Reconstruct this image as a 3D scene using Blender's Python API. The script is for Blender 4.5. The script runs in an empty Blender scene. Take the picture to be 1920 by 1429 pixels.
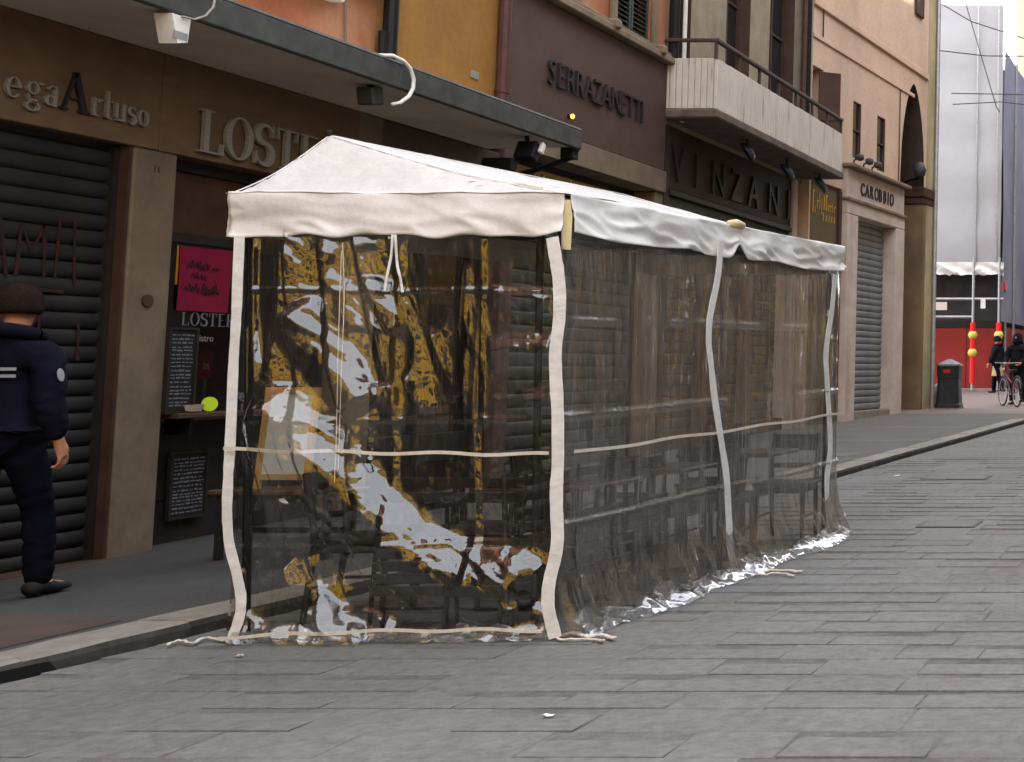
import bpy, math, random
import numpy as np
from mathutils import Matrix, Vector

random.seed(11)
rng = np.random.default_rng(11)
R = math.radians
sc = bpy.context.scene
COL = sc.collection

# ------------------------------------------------------------------ camera
CAM_H = 1.45
PITCH = 4.4
cam_d = bpy.data.cameras.new('camera')
cam = bpy.data.objects.new('camera', cam_d)
COL.objects.link(cam)
cam.location = (0, 0, CAM_H)
cam.rotation_euler = (R(90 + PITCH), 0, 0)
cam_d.sensor_width = 36
cam_d.lens = 45
cam_d.shift_x = -0.698
cam_d.shift_y = -0.1091
cam_d.clip_start = 0.05
cam_d.clip_end = 600
sc.camera = cam

# ------------------------------------------------------------------ sky, sun, exposure
SUN = Vector((0.60, 0.64, 0.46)).normalized()       # towards the sun: low behind the houses on the right, which keep the street in shade
w = bpy.data.worlds.new('World')
sc.world = w
w.use_nodes = True
nt = w.node_tree
bg = nt.nodes['Background']
sky = nt.nodes.new('ShaderNodeTexSky')
sky.sky_type = 'NISHITA'
sky.sun_disc = False
sky.sun_elevation = math.asin(SUN.z)
sky.sun_rotation = math.atan2(SUN.x, SUN.y)
sky.dust_density = 3.0
sky.air_density = 1.0
# thin high cloud over the whole sky
tc = nt.nodes.new('ShaderNodeTexCoord')
cn = nt.nodes.new('ShaderNodeTexNoise')
cn.inputs['Scale'].default_value = 2.2
cn.inputs['Detail'].default_value = 6
nt.links.new(tc.outputs['Generated'], cn.inputs['Vector'])
cr = nt.nodes.new('ShaderNodeMapRange')
cr.inputs['From Min'].default_value = 0.3
cr.inputs['From Max'].default_value = 0.7
cr.inputs['To Min'].default_value = 0.72
cr.inputs['To Max'].default_value = 0.95
nt.links.new(cn.outputs['Fac'], cr.inputs['Value'])
cm = nt.nodes.new('ShaderNodeMix')
cm.data_type = 'RGBA'
cm.inputs[7].default_value = (9.0, 9.3, 9.9, 1)
nt.links.new(cr.outputs['Result'], cm.inputs[0])
nt.links.new(sky.outputs['Color'], cm.inputs[6])
nt.links.new(cm.outputs[2], bg.inputs['Color'])
bg.inputs['Strength'].default_value = 0.15
sun_d = bpy.data.lights.new('sun', 'SUN')
sun_d.energy = 4.5
sun_d.angle = R(0.6)
sun_d.color = (1.0, 0.93, 0.82)
sun = bpy.data.objects.new('sun', sun_d)
COL.objects.link(sun)
sun.rotation_euler = SUN.to_track_quat('Z', 'Y').to_euler()
sun.location = (-10, 20, 30)
sc.view_settings.view_transform = 'Standard'
sc.view_settings.look = 'None'
sc.view_settings.gamma = 1
sc.view_settings.exposure = 1.72
sc.view_settings.use_curve_mapping = False
sc.cycles.max_bounces = 7
sc.cycles.diffuse_bounces = 3
sc.cycles.transparent_max_bounces = 24
sc.cycles.glossy_bounces = 4
sc.cycles.caustics_reflective = False
sc.cycles.caustics_refractive = False

# ------------------------------------------------------------------ helpers
WM = {}
GS = 0.018
def gz(Y):                       # the street climbs gently away from the viewer
    return GS * (Y - 6.5)

class MB:
    def __init__(s):
        s.v = []; s.f = []
    def add(s, vs, fs):
        o = len(s.v)
        s.v.extend([tuple(p) for p in vs])
        s.f.extend([tuple(i + o for i in f) for f in fs])
        return s
    def box(s, x0, x1, y0, y1, z0, z1):
        if x1 < x0: x0, x1 = x1, x0
        if y1 < y0: y0, y1 = y1, y0
        if z1 < z0: z0, z1 = z1, z0
        return s.add([(x0,y0,z0),(x1,y0,z0),(x1,y1,z0),(x0,y1,z0),(x0,y0,z1),(x1,y0,z1),(x1,y1,z1),(x0,y1,z1)],
                     [(0,3,2,1),(4,5,6,7),(0,1,5,4),(1,2,6,5),(2,3,7,6),(3,0,4,7)])
    def bbox(s, x0, x1, y0, y1, z0, z1, b=0.01):     # bevelled box
        c = ((x0+x1)/2, (y0+y1)/2, (z0+z1)/2); h = ((abs(x1-x0))/2, (abs(y1-y0))/2, (abs(z1-z0))/2)
        return s.obox(c, (1,0,0), (0,1,0), (0,0,1), h, b)
    def obox(s, c, ax, ay, az, h, b=0.0):
        c, ax, ay, az = Vector(c), Vector(ax), Vector(ay), Vector(az)
        if b <= 0:
            vs = [c + ax*(h[0]*i) + ay*(h[1]*j) + az*(h[2]*k) for k in (-1,1) for (i,j) in ((-1,-1),(1,-1),(1,1),(-1,1))]
            return s.add(vs, [(0,3,2,1),(4,5,6,7),(0,1,5,4),(1,2,6,5),(2,3,7,6),(3,0,4,7)])
        b = min(b, 0.45*min(h))
        vs = []; idx = {}
        for i in (-1,1):
            for j in (-1,1):
                for k in (-1,1):
                    for n in range(3):
                        d = [h[0]-b, h[1]-b, h[2]-b]; d[n] = h[n]
                        idx[(i,j,k,n)] = len(vs)
                        vs.append(c + ax*(d[0]*i) + ay*(d[1]*j) + az*(d[2]*k))
        fs = []
        I = idx
        for t in (-1,1):
            q = [(-1,-1),(1,-1),(1,1),(-1,1)]
            fs.append(tuple(I[(t,a,bb,0)] for a,bb in (q if t>0 else q[::-1])))
            fs.append(tuple(I[(a,t,bb,1)] for a,bb in (q[::-1] if t>0 else q)))
            fs.append(tuple(I[(a,bb,t,2)] for a,bb in (q if t>0 else q[::-1])))
        for a in (-1,1):
            for bb in (-1,1):
                e = [I[(a,bb,-1,0)],I[(a,bb,1,0)],I[(a,bb,1,1)],I[(a,bb,-1,1)]]
                fs.append(tuple(e if a*bb < 0 else e[::-1]))
                e = [I[(a,-1,bb,0)],I[(a,1,bb,0)],I[(a,1,bb,2)],I[(a,-1,bb,2)]]
                fs.append(tuple(e if a*bb > 0 else e[::-1]))
                e = [I[(-1,a,bb,1)],I[(1,a,bb,1)],I[(1,a,bb,2)],I[(-1,a,bb,2)]]
                fs.append(tuple(e if a*bb < 0 else e[::-1]))
                for k in (-1,1):
                    e = [I[(a,bb,k,0)],I[(a,bb,k,1)],I[(a,bb,k,2)]]
                    fs.append(tuple(e if a*bb*k > 0 else e[::-1]))
        return s.add(vs, fs)
    def tube(s, path, r, n=8, caps=True, up=None):
        P = [Vector(p) for p in path]
        rs = r if isinstance(r, (list, tuple)) else [r]*len(P)
        rings = []
        prev = None
        for i, p in enumerate(P):
            t = (P[min(i+1,len(P)-1)] - P[max(i-1,0)])
            t = t.normalized() if t.length > 1e-9 else Vector((0,0,1))
            if prev is None:
                a = Vector(up) if up else (Vector((0,0,1)) if abs(t.z) < 0.9 else Vector((1,0,0)))
            else:
                a = prev
            u = (a - t*a.dot(t))
            u = u.normalized() if u.length > 1e-6 else t.orthogonal().normalized()
            prev = u
            vv = t.cross(u)
            rr = rs[i]
            ru, rv = (rr if isinstance(rr, (list, tuple)) else (rr, rr))
            rings.append([p + u*(ru*math.cos(2*math.pi*k/n)) + vv*(rv*math.sin(2*math.pi*k/n)) for k in range(n)])
        vs = [q for ring in rings for q in ring]
        fs = []
        for i in range(len(P)-1):
            for k in range(n):
                a, b = i*n+k, i*n+(k+1)%n
                fs.append((a, b, b+n, a+n))
        if caps:
            fs.append(tuple(range(n-1,-1,-1)))
            fs.append(tuple(range((len(P)-1)*n, len(P)*n)))
        return s.add(vs, fs)
    def lathe(s, c, prof, n=16, squash=(1,1)):
        vs = []; fs = []
        for (r, z) in prof:
            for k in range(n):
                a = 2*math.pi*k/n
                vs.append((c[0]+r*squash[0]*math.cos(a), c[1]+r*squash[1]*math.sin(a), c[2]+z))
        for i in range(len(prof)-1):
            for k in range(n):
                a, b = i*n+k, i*n+(k+1)%n
                fs.append((a,b,b+n,a+n))
        fs.append(tuple(range(n-1,-1,-1))); fs.append(tuple(range((len(prof)-1)*n, len(prof)*n)))
        return s.add(vs, fs)
    def grid(s, G, flip=False):
        m, n = len(G), len(G[0])
        vs = [tuple(p) for row in G for p in row]
        fs = []
        for i in range(m-1):
            for j in range(n-1):
                q = (i*n+j, i*n+j+1, (i+1)*n+j+1, (i+1)*n+j)
                fs.append(q[::-1] if flip else q)
        return s.add(vs, fs)
    def ribbon(s, path, width, th=0.003):            # path points, width vectors: a thin solid band
        P = [Vector(p) for p in path]; Wd = [Vector(q) for q in width]
        vs = []; fs = []
        for i, (p, q) in enumerate(zip(P, Wd)):
            t = (P[min(i+1,len(P)-1)] - P[max(i-1,0)]).normalized()
            nn = t.cross(q)
            nn = nn.normalized()*th/2 if nn.length > 1e-9 else Vector((0,0,th/2))
            vs += [p-q/2-nn, p+q/2-nn, p+q/2+nn, p-q/2+nn]
        for i in range(len(P)-1):
            a = 4*i
            for k in range(4):
                b, c2 = a+k, a+(k+1)%4
                fs.append((b, c2, c2+4, b+4))
        fs.append((3,2,1,0)); e = 4*(len(P)-1); fs.append((e,e+1,e+2,e+3))
        return s.add(vs, fs)
    def prism(s, poly, frame, d):                    # poly in 2-D, frame(u,v,w) -> point, extruded from w=0 to w=d
        n = len(poly)
        vs = [frame(u,v,0) for u,v in poly] + [frame(u,v,d) for u,v in poly]
        fs = [tuple(range(n))[::-1], tuple(range(n,2*n))] + [(i,(i+1)%n,(i+1)%n+n,i+n) for i in range(n)]
        return s.add(vs, fs)
    def build(s, name, mat, parent=None, local=False, smooth=False, fix=True):
        me = bpy.data.meshes.new(name)
        vs = s.v
        if parent is not None and not local:
            Mi = WM[parent].inverted()
            vs = [tuple(Mi @ Vector(p)) for p in vs]
        me.from_pydata([tuple(p) for p in vs], [], s.f)
        me.update()
        o = bpy.data.objects.new(name, me)
        COL.objects.link(o)
        if mat: me.materials.append(mat)
        if smooth:
            me.polygons.foreach_set('use_smooth', [True]*len(me.polygons))
        if parent is not None:
            o.parent = parent
            WM[o] = WM[parent].copy()
        else:
            WM[o] = Matrix.Identity(4)
        return o

def B(*a):
    return MB().box(*a)

def tag(o, label=None, cat=None, group=None, kind=None):
    if label: o['label'] = label
    if cat: o['category'] = cat
    if group: o['group'] = group
    if kind: o['kind'] = kind
    return o

def thing(name, label, cat, loc=(0,0,0), rotz=0, group=None):
    o = bpy.data.objects.new(name, None)
    COL.objects.link(o)
    o.location = loc
    o.rotation_euler = (0,0,rotz)
    o.empty_display_size = 0.2
    WM[o] = Matrix.Translation(Vector(loc)) @ Matrix.Rotation(rotz, 4, 'Z')
    return tag(o, label, cat, group)

def copy_tree(o, parent=None):
    c = o.copy()
    COL.objects.link(c)
    if parent is not None: c.parent = parent
    for ch in o.children:
        copy_tree(ch, c)
    return c

# ------------------------------------------------------------------ materials
def pm(name, col, rough=0.8, col2=None, ns=6.0, detail=6, lo=0.35, hi=0.65, bump=0.0, bs=80.0, bdist=0.01,
       spec=0.18, metal=0.0, rnd=0.0, streak=None, stretch=(1,1,1), trans=0.0, rvar=0.0, world=False, fine=None):
    m = bpy.data.materials.new(name)
    m.use_nodes = True
    t = m.node_tree
    p = t.nodes['Principled BSDF']
    p.inputs['Roughness'].default_value = rough
    p.inputs['Metallic'].default_value = metal
    p.inputs['Specular IOR Level'].default_value = spec
    col = tuple(col) + (1,)
    tcx = t.nodes.new('ShaderNodeTexCoord')
    mp = t.nodes.new('ShaderNodeMapping')
    mp.inputs['Scale'].default_value = stretch
    if world:
        gp = t.nodes.new('ShaderNodeNewGeometry'); src = gp.outputs['Position']
    else:
        src = tcx.outputs['Object']
    t.links.new(src, mp.inputs['Vector'])
    cur = None
    if col2 is not None:
        n = t.nodes.new('ShaderNodeTexNoise')
        n.inputs['Scale'].default_value = ns
        n.inputs['Detail'].default_value = detail
        n.inputs['Roughness'].default_value = 0.62
        t.links.new(mp.outputs['Vector'], n.inputs['Vector'])
        mr = t.nodes.new('ShaderNodeMapRange')
        mr.inputs['From Min'].default_value = lo; mr.inputs['From Max'].default_value = hi
        t.links.new(n.outputs['Fac'], mr.inputs['Value'])
        mx = t.nodes.new('ShaderNodeMix'); mx.data_type = 'RGBA'
        mx.inputs[6].default_value = col; mx.inputs[7].default_value = tuple(col2) + (1,)
        t.links.new(mr.outputs['Result'], mx.inputs[0])
        cur = mx.outputs[2]
        if rvar:
            rr = t.nodes.new('ShaderNodeMapRange')
            rr.inputs['To Min'].default_value = rough - rvar; rr.inputs['To Max'].default_value = rough + rvar
            t.links.new(n.outputs['Fac'], rr.inputs['Value']); t.links.new(rr.outputs['Result'], p.inputs['Roughness'])
    if streak is not None:                       # dark vertical run-off stains
        n2 = t.nodes.new('ShaderNodeTexNoise')
        n2.inputs['Scale'].default_value = streak[1]; n2.inputs['Detail'].default_value = 5
        mp2 = t.nodes.new('ShaderNodeMapping'); mp2.inputs['Scale'].default_value = streak[2]
        t.links.new(src, mp2.inputs['Vector']); t.links.new(mp2.outputs['Vector'], n2.inputs['Vector'])
        mr2 = t.nodes.new('ShaderNodeMapRange')
        mr2.inputs['From Min'].default_value = streak[3]; mr2.inputs['From Max'].default_value = streak[4]
        t.links.new(n2.outputs['Fac'], mr2.inputs['Value'])
        mx2 = t.nodes.new('ShaderNodeMix'); mx2.data_type = 'RGBA'
        if cur: t.links.new(cur, mx2.inputs[6])
        else: mx2.inputs[6].default_value = col
        mx2.inputs[7].default_value = tuple(streak[0]) + (1,)
        t.links.new(mr2.outputs['Result'], mx2.inputs[0])
        cur = mx2.outputs[2]
    if fine:                                     # mineral grain
        nf = t.nodes.new('ShaderNodeTexNoise'); nf.inputs['Scale'].default_value = fine[0]; nf.inputs['Detail'].default_value = 8; nf.inputs['Roughness'].default_value = .75
        t.links.new(mp.outputs['Vector'], nf.inputs['Vector'])
        mf_ = t.nodes.new('ShaderNodeMapRange'); mf_.inputs['From Min'].default_value = .25; mf_.inputs['From Max'].default_value = .75
        mf_.inputs['To Min'].default_value = 1-fine[1]; mf_.inputs['To Max'].default_value = 1+fine[1]
        t.links.new(nf.outputs['Fac'], mf_.inputs['Value'])
        hf = t.nodes.new('ShaderNodeHueSaturation')
        if cur: t.links.new(cur, hf.inputs['Color'])
        else: hf.inputs['Color'].default_value = col
        t.links.new(mf_.outputs['Result'], hf.inputs['Value']); cur = hf.outputs['Color']
    if rnd:                                      # every piece its own tone
        oi = t.nodes.new('ShaderNodeObjectInfo')
        mr3 = t.nodes.new('ShaderNodeMapRange')
        mr3.inputs['To Min'].default_value = 1 - rnd; mr3.inputs['To Max'].default_value = 1 + rnd
        t.links.new(oi.outputs['Random'], mr3.inputs['Value'])
        hs = t.nodes.new('ShaderNodeHueSaturation')
        if cur: t.links.new(cur, hs.inputs['Color'])
        else: hs.inputs['Color'].default_value = col
        t.links.new(mr3.outputs['Result'], hs.inputs['Value'])
        cur = hs.outputs['Color']
    if cur: t.links.new(cur, p.inputs['Base Color'])
    else: p.inputs['Base Color'].default_value = col
    if bump:
        bn = t.nodes.new('ShaderNodeTexNoise')
        bn.inputs['Scale'].default_value = bs; bn.inputs['Detail'].default_value = 5
        t.links.new(mp.outputs['Vector'], bn.inputs['Vector'])
        bp = t.nodes.new('ShaderNodeBump')
        bp.inputs['Strength'].default_value = bump; bp.inputs['Distance'].default_value = bdist
        t.links.new(bn.outputs['Fac'], bp.inputs['Height']); t.links.new(bp.outputs['Normal'], p.inputs['Normal'])
    if trans:
        out = t.nodes['Material Output']
        tr = t.nodes.new('ShaderNodeBsdfTranslucent')
        if cur: t.links.new(cur, tr.inputs['Color'])
        else: tr.inputs['Color'].default_value = col
        ms = t.nodes.new('ShaderNodeMixShader'); ms.inputs[0].default_value = trans
        t.links.new(p.outputs[0], ms.inputs[1]); t.links.new(tr.outputs[0], ms.inputs[2]); t.links.new(ms.outputs[0], out.inputs['Surface'])
    return m

def film(name, tint, k, haze, rough, hazecol=(0.7,0.68,0.66), bump=0.0, bs=6.0, stretch=(1,1,1), bd=0.02):
    """clear vinyl: see-through, with the reflection of a thin film and a little milky haze"""
    m = bpy.data.materials.new(name); m.use_nodes = True
    t = m.node_tree; t.nodes.clear()
    out = t.nodes.new('ShaderNodeOutputMaterial')
    tr = t.nodes.new('ShaderNodeBsdfTransparent'); tr.inputs[0].default_value = tuple(tint)+(1,)
    gl = t.nodes.new('ShaderNodeBsdfGlossy'); gl.inputs['Roughness'].default_value = rough
    df = t.nodes.new('ShaderNodeBsdfDiffuse'); df.inputs[0].default_value = tuple(hazecol)+(1,)
    tl = t.nodes.new('ShaderNodeBsdfTranslucent'); tl.inputs[0].default_value = tuple(hazecol)+(1,)
    dm = t.nodes.new('ShaderNodeMixShader'); dm.inputs[0].default_value = 0.5
    t.links.new(df.outputs[0], dm.inputs[1]); t.links.new(tl.outputs[0], dm.inputs[2])
    ge = t.nodes.new('ShaderNodeNewGeometry')
    mr = t.nodes.new('ShaderNodeMapRange')
    mr.inputs['To Min'].default_value = 1.55; mr.inputs['To Max'].default_value = 1/1.55
    t.links.new(ge.outputs['Backfacing'], mr.inputs['Value'])
    fr = t.nodes.new('ShaderNodeFresnel'); t.links.new(mr.outputs['Result'], fr.inputs['IOR'])
    mu = t.nodes.new('ShaderNodeMath'); mu.operation = 'MULTIPLY'; mu.use_clamp = True
    mu.inputs[1].default_value = k
    t.links.new(fr.outputs[0], mu.inputs[0])
    a = t.nodes.new('ShaderNodeMixShader'); a.inputs[0].default_value = haze
    if haze > 0.02:
        tcx = t.nodes.new('ShaderNodeTexCoord'); mp = t.nodes.new('ShaderNodeMapping'); mp.inputs['Scale'].default_value = stretch
        n = t.nodes.new('ShaderNodeTexNoise'); n.inputs['Scale'].default_value = bs; n.inputs['Detail'].default_value = 6
        t.links.new(tcx.outputs['Object'], mp.inputs['Vector']); t.links.new(mp.outputs['Vector'], n.inputs['Vector'])
        h = t.nodes.new('ShaderNodeMapRange'); h.inputs['From Min'].default_value = 0.3; h.inputs['From Max'].default_value = 0.75
        h.inputs['To Min'].default_value = haze*0.15; h.inputs['To Max'].default_value = haze*2.2
        t.links.new(n.outputs['Fac'], h.inputs['Value']); t.links.new(h.outputs['Result'], a.inputs[0])
        if bump:
            bp = t.nodes.new('ShaderNodeBump'); bp.inputs['Strength'].default_value = bump; bp.inputs['Distance'].default_value = bd
            t.links.new(n.outputs['Fac'], bp.inputs['Height'])
            t.links.new(bp.outputs[0], gl.inputs['Normal']); t.links.new(bp.outputs[0], fr.inputs['Normal'])
    b = t.nodes.new('ShaderNodeMixShader')
    t.links.new(tr.outputs[0], a.inputs[1]); t.links.new(dm.outputs[0], a.inputs[2])
    t.links.new(mu.outputs[0], b.inputs[0]); t.links.new(a.outputs[0], b.inputs[1]); t.links.new(gl.outputs[0], b.inputs[2])
    t.links.new(b.outputs[0], out.inputs['Surface'])
    return m

def emit(name, col, s):
    m = bpy.data.materials.new(name); m.use_nodes = True
    p = m.node_tree.nodes['Principled BSDF']
    p.inputs['Base Color'].default_value = tuple(col)+(1,)
    p.inputs['Emission Color'].default_value = tuple(col)+(1,); p.inputs['Emission Strength'].default_value = s
    return m

# textured base colours (linear)
m_stone = pm('paving_stone', (0.162,0.159,0.149), 0.8, (0.136,0.132,0.124), ns=1.1, bump=0.5, bs=55, bdist=0.008, rnd=0.03, rvar=0.08, streak=((0.15,0.127,0.112),0.9,(1,1,1),0.56,0.85), world=True, fine=(15,0.36))
m_joint = pm('joint_sand', (0.15,0.143,0.135), 0.95, (0.09,0.085,0.08), ns=3.0, lo=.42, hi=.66, bump=0.4, bs=150, fine=(30,.3))
m_asph = pm('sidewalk_asphalt', (0.045,0.044,0.043), 0.88, (0.062,0.059,0.057), ns=1.1, bump=0.5, bs=160, bdist=0.005, fine=(45,.35), streak=((0.07,0.056,0.050),0.55,(1,1,1),0.52,0.68))  # near asphalt, shade below the shop canopy put into its dark colour
m_kerb = pm('kerb_granite', (0.25,0.228,0.198), 0.8, (0.185,0.168,0.148), ns=9, bump=0.35, bs=60, bdist=0.006, rnd=0.08)
m_pink = pm('pink_paving', (0.21,0.16,0.145), 0.85, (0.175,0.138,0.126), ns=0.8, bump=0.2, bs=30)
m_trav = pm('brown_travertine', (0.19,0.122,0.066), 0.65, (0.135,0.087,0.05), ns=4.5, lo=0.3, hi=0.7, bump=0.12, bs=50, stretch=(1,1,2.2), rnd=0.06)
m_pillar = pm('pillar_stone', (0.20,0.155,0.108), 0.75, (0.15,0.115,0.08), ns=3.0, bump=0.15, bs=70, streak=((0.09,0.07,0.055),1.6,(1,1,0.35),0.55,0.8), fine=(13,.14))
m_redjamb = pm('reddish_jamb', (0.085,0.042,0.03), 0.75, (0.055,0.03,0.023), ns=5, bump=0.15, bs=60)
m_soffit = pm('canopy_soffit', (0.74,0.66,0.56), 0.85, (0.62,0.54,0.46), ns=1.6, bump=0.08, bs=40)
m_beam = pm('canopy_metal', (0.05,0.052,0.051), 0.55, (0.085,0.087,0.084), ns=5, bump=0.1, bs=30, metal=0.2)
m_orange = pm('orange_stucco', (0.40,0.155,0.075), 0.9, (0.30,0.105,0.05), ns=1.6, bump=0.25, bs=60, streak=((0.47,0.25,0.15),1.2,(1,1,0.35),0.47,0.68), fine=(13,.14))
m_yellow = pm('ochre_stucco', (0.33,0.165,0.045), 0.9, (0.275,0.13,0.033), ns=1.8, bump=0.25, bs=60, streak=((0.21,0.115,0.045),1.5,(1,1,0.3),0.48,0.74), fine=(13,.14))
m_salmon = pm('salmon_stucco', (0.66,0.475,0.355), 0.9, (0.59,0.42,0.31), ns=0.9, bump=0.12, bs=40, streak=((0.48,0.34,0.25),0.9,(1,1,0.25),0.48,0.76), fine=(13,.14))
m_brown = pm('brown_sign_panel', (0.074,0.045,0.040), 0.6, (0.094,0.059,0.053), ns=2.2, bump=0.05, bs=40, rvar=0.08, fine=(13,.14))
m_cornice = pm('stone_trim', (0.25,0.19,0.125), 0.8, (0.17,0.13,0.09), ns=4, bump=0.2, bs=50, streak=((0.12,0.09,0.07),2.5,(1,1,0.4),0.55,0.75))
m_pier = pm('beige_stone', (0.33,0.28,0.19), 0.8, (0.24,0.20,0.14), ns=2.5, bump=0.25, bs=45, streak=((0.2,0.17,0.13),2,(1,1,0.35),0.55,0.8), fine=(13,.14))
m_reveal = pm('brown_reveal', (0.09,0.05,0.04), 0.8, (0.06,0.036,0.03), ns=3)
m_balc = pm('balcony_concrete', (0.62,0.57,0.51), 0.85, (0.52,0.48,0.43), ns=2, bump=0.2, bs=50, streak=((0.17,0.13,0.10),4.0,(3,3,0.35),0.6,0.78), rnd=0.05)
m_slab = pm('balcony_slab', (0.16,0.13,0.11), 0.85, (0.09,0.075,0.065), ns=4, bump=0.2, bs=40)
m_rail = pm('rail_iron', (0.05,0.042,0.038), 0.6, (0.09,0.06,0.05), ns=12)
m_black = pm('black_iron', (0.012,0.012,0.013), 0.5)
m_frame = pm('dark_shop_frame', (0.02,0.018,0.017), 0.5, (0.03,0.025,0.022), ns=6)
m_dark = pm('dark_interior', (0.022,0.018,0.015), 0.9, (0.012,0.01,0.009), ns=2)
m_glass = film('shop_glass', (0.55,0.55,0.55), 1.0, 0.01, 0.02)
m_shut = pm('roller_shutter', (0.020,0.020,0.021), 0.6, (0.030,0.029,0.028), ns=3, bump=0.06, bs=60, rnd=0.10)
m_shut2 = pm('grey_shutter', (0.27,0.285,0.30), 0.45, (0.22,0.23,0.245), ns=3, metal=0.3, rnd=0.05)
m_shut3 = pm('green_grey_shutter', (0.062,0.064,0.052), 0.65, (0.046,0.048,0.04), ns=2, rnd=0.06)
m_green = pm('green_louvre', (0.055,0.075,0.065), 0.6, (0.035,0.05,0.045), ns=9)
m_wood = pm('brown_wood', (0.10,0.05,0.028), 0.55, (0.06,0.03,0.017), ns=4, stretch=(1,8,1))
m_carob = pm('painted_frame', (0.62,0.52,0.45), 0.8, (0.5,0.40,0.34), ns=3, bump=0.1, bs=50, streak=((0.42,0.27,0.2),2.0,(1,1,0.3),0.56,0.8))
m_goldp = pm('gold_panel', (0.165,0.125,0.07), 0.6, (0.13,0.10,0.06), ns=2)
m_gold = pm('gold_leaf', (0.75,0.52,0.14), 0.35, metal=0.8)
m_letter = pm('pale_metal_letter', (0.30,0.28,0.24), 0.5, (0.22,0.205,0.18), ns=60)
m_white = pm('white_paint', (0.78,0.77,0.74), 0.5, (0.66,0.65,0.62), ns=10)
m_canvas = pm('white_canvas', (0.62,0.618,0.612), 0.8, (0.54,0.533,0.52), ns=2.0, bump=0.8, bs=4, bdist=0.05, trans=0.12, streak=((0.52,0.49,0.45),1.2,(1,1,1),0.58,0.85), fine=(40,.06))
m_val = pm('cream_valance', (0.80,0.788,0.775), 0.8, (0.72,0.70,0.675), ns=3, bump=0.5, bs=8, bdist=0.02, trans=0.12, streak=((0.55,0.49,0.42),2.0,(1,1,1),0.6,0.85), fine=(60,.06))
m_strap = pm('cream_webbing', (0.82,0.815,0.80), 0.8, (0.69,0.68,0.66), ns=14, bump=0.25, bs=60, stretch=(1,1,2), trans=0.1)
m_cord = pm('cream_cord', (0.66,0.61,0.53), 0.85, (0.53,0.48,0.41), ns=25)
m_ytape = pm('yellowed_strap', (0.72,0.60,0.30), 0.7, (0.62,0.55,0.38), ns=12)
m_film = film('clear_vinyl_front', (0.90,0.89,0.86), 2.1, 0.006, 0.02)
m_film2 = film('clear_vinyl_side', (0.82,0.81,0.79), 2.0, 0.19, 0.06, (0.56,0.53,0.495), bump=0.9, bs=9, stretch=(1,7,0.45), bd=0.012)
m_film3 = film('crumpled_vinyl_hem', (0.93,0.94,0.96), 2.6, 0.24, 0.06, (0.7,0.72,0.76), bs=30)
m_chair = pm('black_chair_wood', (0.018,0.016,0.015), 0.4, (0.03,0.027,0.025), ns=20)
m_table = pm('table_top', (0.11,0.065,0.04), 0.35, (0.07,0.04,0.025), ns=5, stretch=(1,10,1))
m_gwood = pm('gold_wood_frame', (0.48,0.30,0.10), 0.45, (0.36,0.21,0.06), ns=8)
m_paper = pm('menu_paper', (0.55,0.56,0.57), 0.6, (0.45,0.46,0.47), ns=5)
m_ppink = pm('pink_poster', (0.26,0.014,0.05), 0.8, (0.22,0.012,0.042), ns=3)
m_ink = pm('dark_ink', (0.05,0.02,0.03), 0.8)
m_chalkb = pm('chalkboard', (0.012,0.012,0.013), 0.7, (0.02,0.02,0.022), ns=8)
m_chalk = pm('chalk_writing', (0.17,0.17,0.19), 0.9)
m_lime = pm('lime_tag', (0.60,0.85,0.04), 0.5)
m_red = pm('red_card', (0.45,0.03,0.03), 0.6)
m_graf = pm('red_spray_paint', (0.07,0.014,0.009), 0.85, (0.022,0.020,0.02), ns=22, lo=0.34, hi=0.56)
m_hoard = pm('red_hoarding', (0.30,0.034,0.028), 0.8, (0.24,0.03,0.026), ns=1.5, rnd=0.05)
m_sheet = pm('white_scaffold_sheet', (0.40,0.395,0.405), 0.8, (0.35,0.346,0.358), ns=0.5, bump=0.3, bs=0.9, bdist=0.15, streak=((0.31,0.306,0.32),0.5,(1,1,0.25),0.55,0.8))
m_blue = pm('blue_scaffold_net', (0.19,0.205,0.30), 0.85, (0.26,0.27,0.36), ns=0.7, bump=0.3, bs=3, streak=((0.22,0.20,0.28),0.6,(1,1,0.5),0.5,0.75))
m_galv = pm('galvanised_tube', (0.42,0.42,0.43), 0.45, (0.32,0.32,0.33), ns=9, metal=0.5)
m_redtube = pm('red_sleeve', (0.75,0.03,0.03), 0.5)
m_yball = pm('yellow_ball', (0.72,0.60,0.12), 0.4)
m_bin = pm('bin_black', (0.022,0.024,0.028), 0.45, (0.035,0.036,0.04), ns=5)
m_binlid = pm('bin_lid', (0.16,0.165,0.18), 0.4, (0.1,0.105,0.115), ns=8, metal=0.3)
m_kerbface = pm('kerb_dark_face', (0.035,0.032,0.03), 0.9, (0.07,0.063,0.056), ns=8)
m_concrete = pm('grey_concrete', (0.30,0.27,0.23), 0.9, (0.22,0.2,0.17), ns=6, bump=0.3, bs=40)
m_copper = pm('downpipe_brown', (0.10,0.045,0.04), 0.5, (0.07,0.035,0.03), ns=5)
m_navy = pm('navy_jacket', (0.0055,0.0055,0.012), 0.8, (0.008,0.008,0.016), ns=6, bump=0.35, bs=14, bdist=0.02, spec=0.04)
m_beanie = pm('brown_beanie', (0.014,0.009,0.008), 0.95, (0.022,0.014,0.012), ns=30, bump=0.5, bs=90, bdist=0.01, spec=0.04)
m_skin = pm('skin', (0.55,0.27,0.18), 0.55, (0.48,0.22,0.14), ns=12)
m_jeans = pm('blue_trousers', (0.004,0.0045,0.009), 0.9, (0.005,0.006,0.013), ns=12, spec=0.04)
m_coatb = pm('black_coat', (0.010,0.010,0.013), 0.85, (0.018,0.018,0.02), ns=8, spec=0.04)
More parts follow.
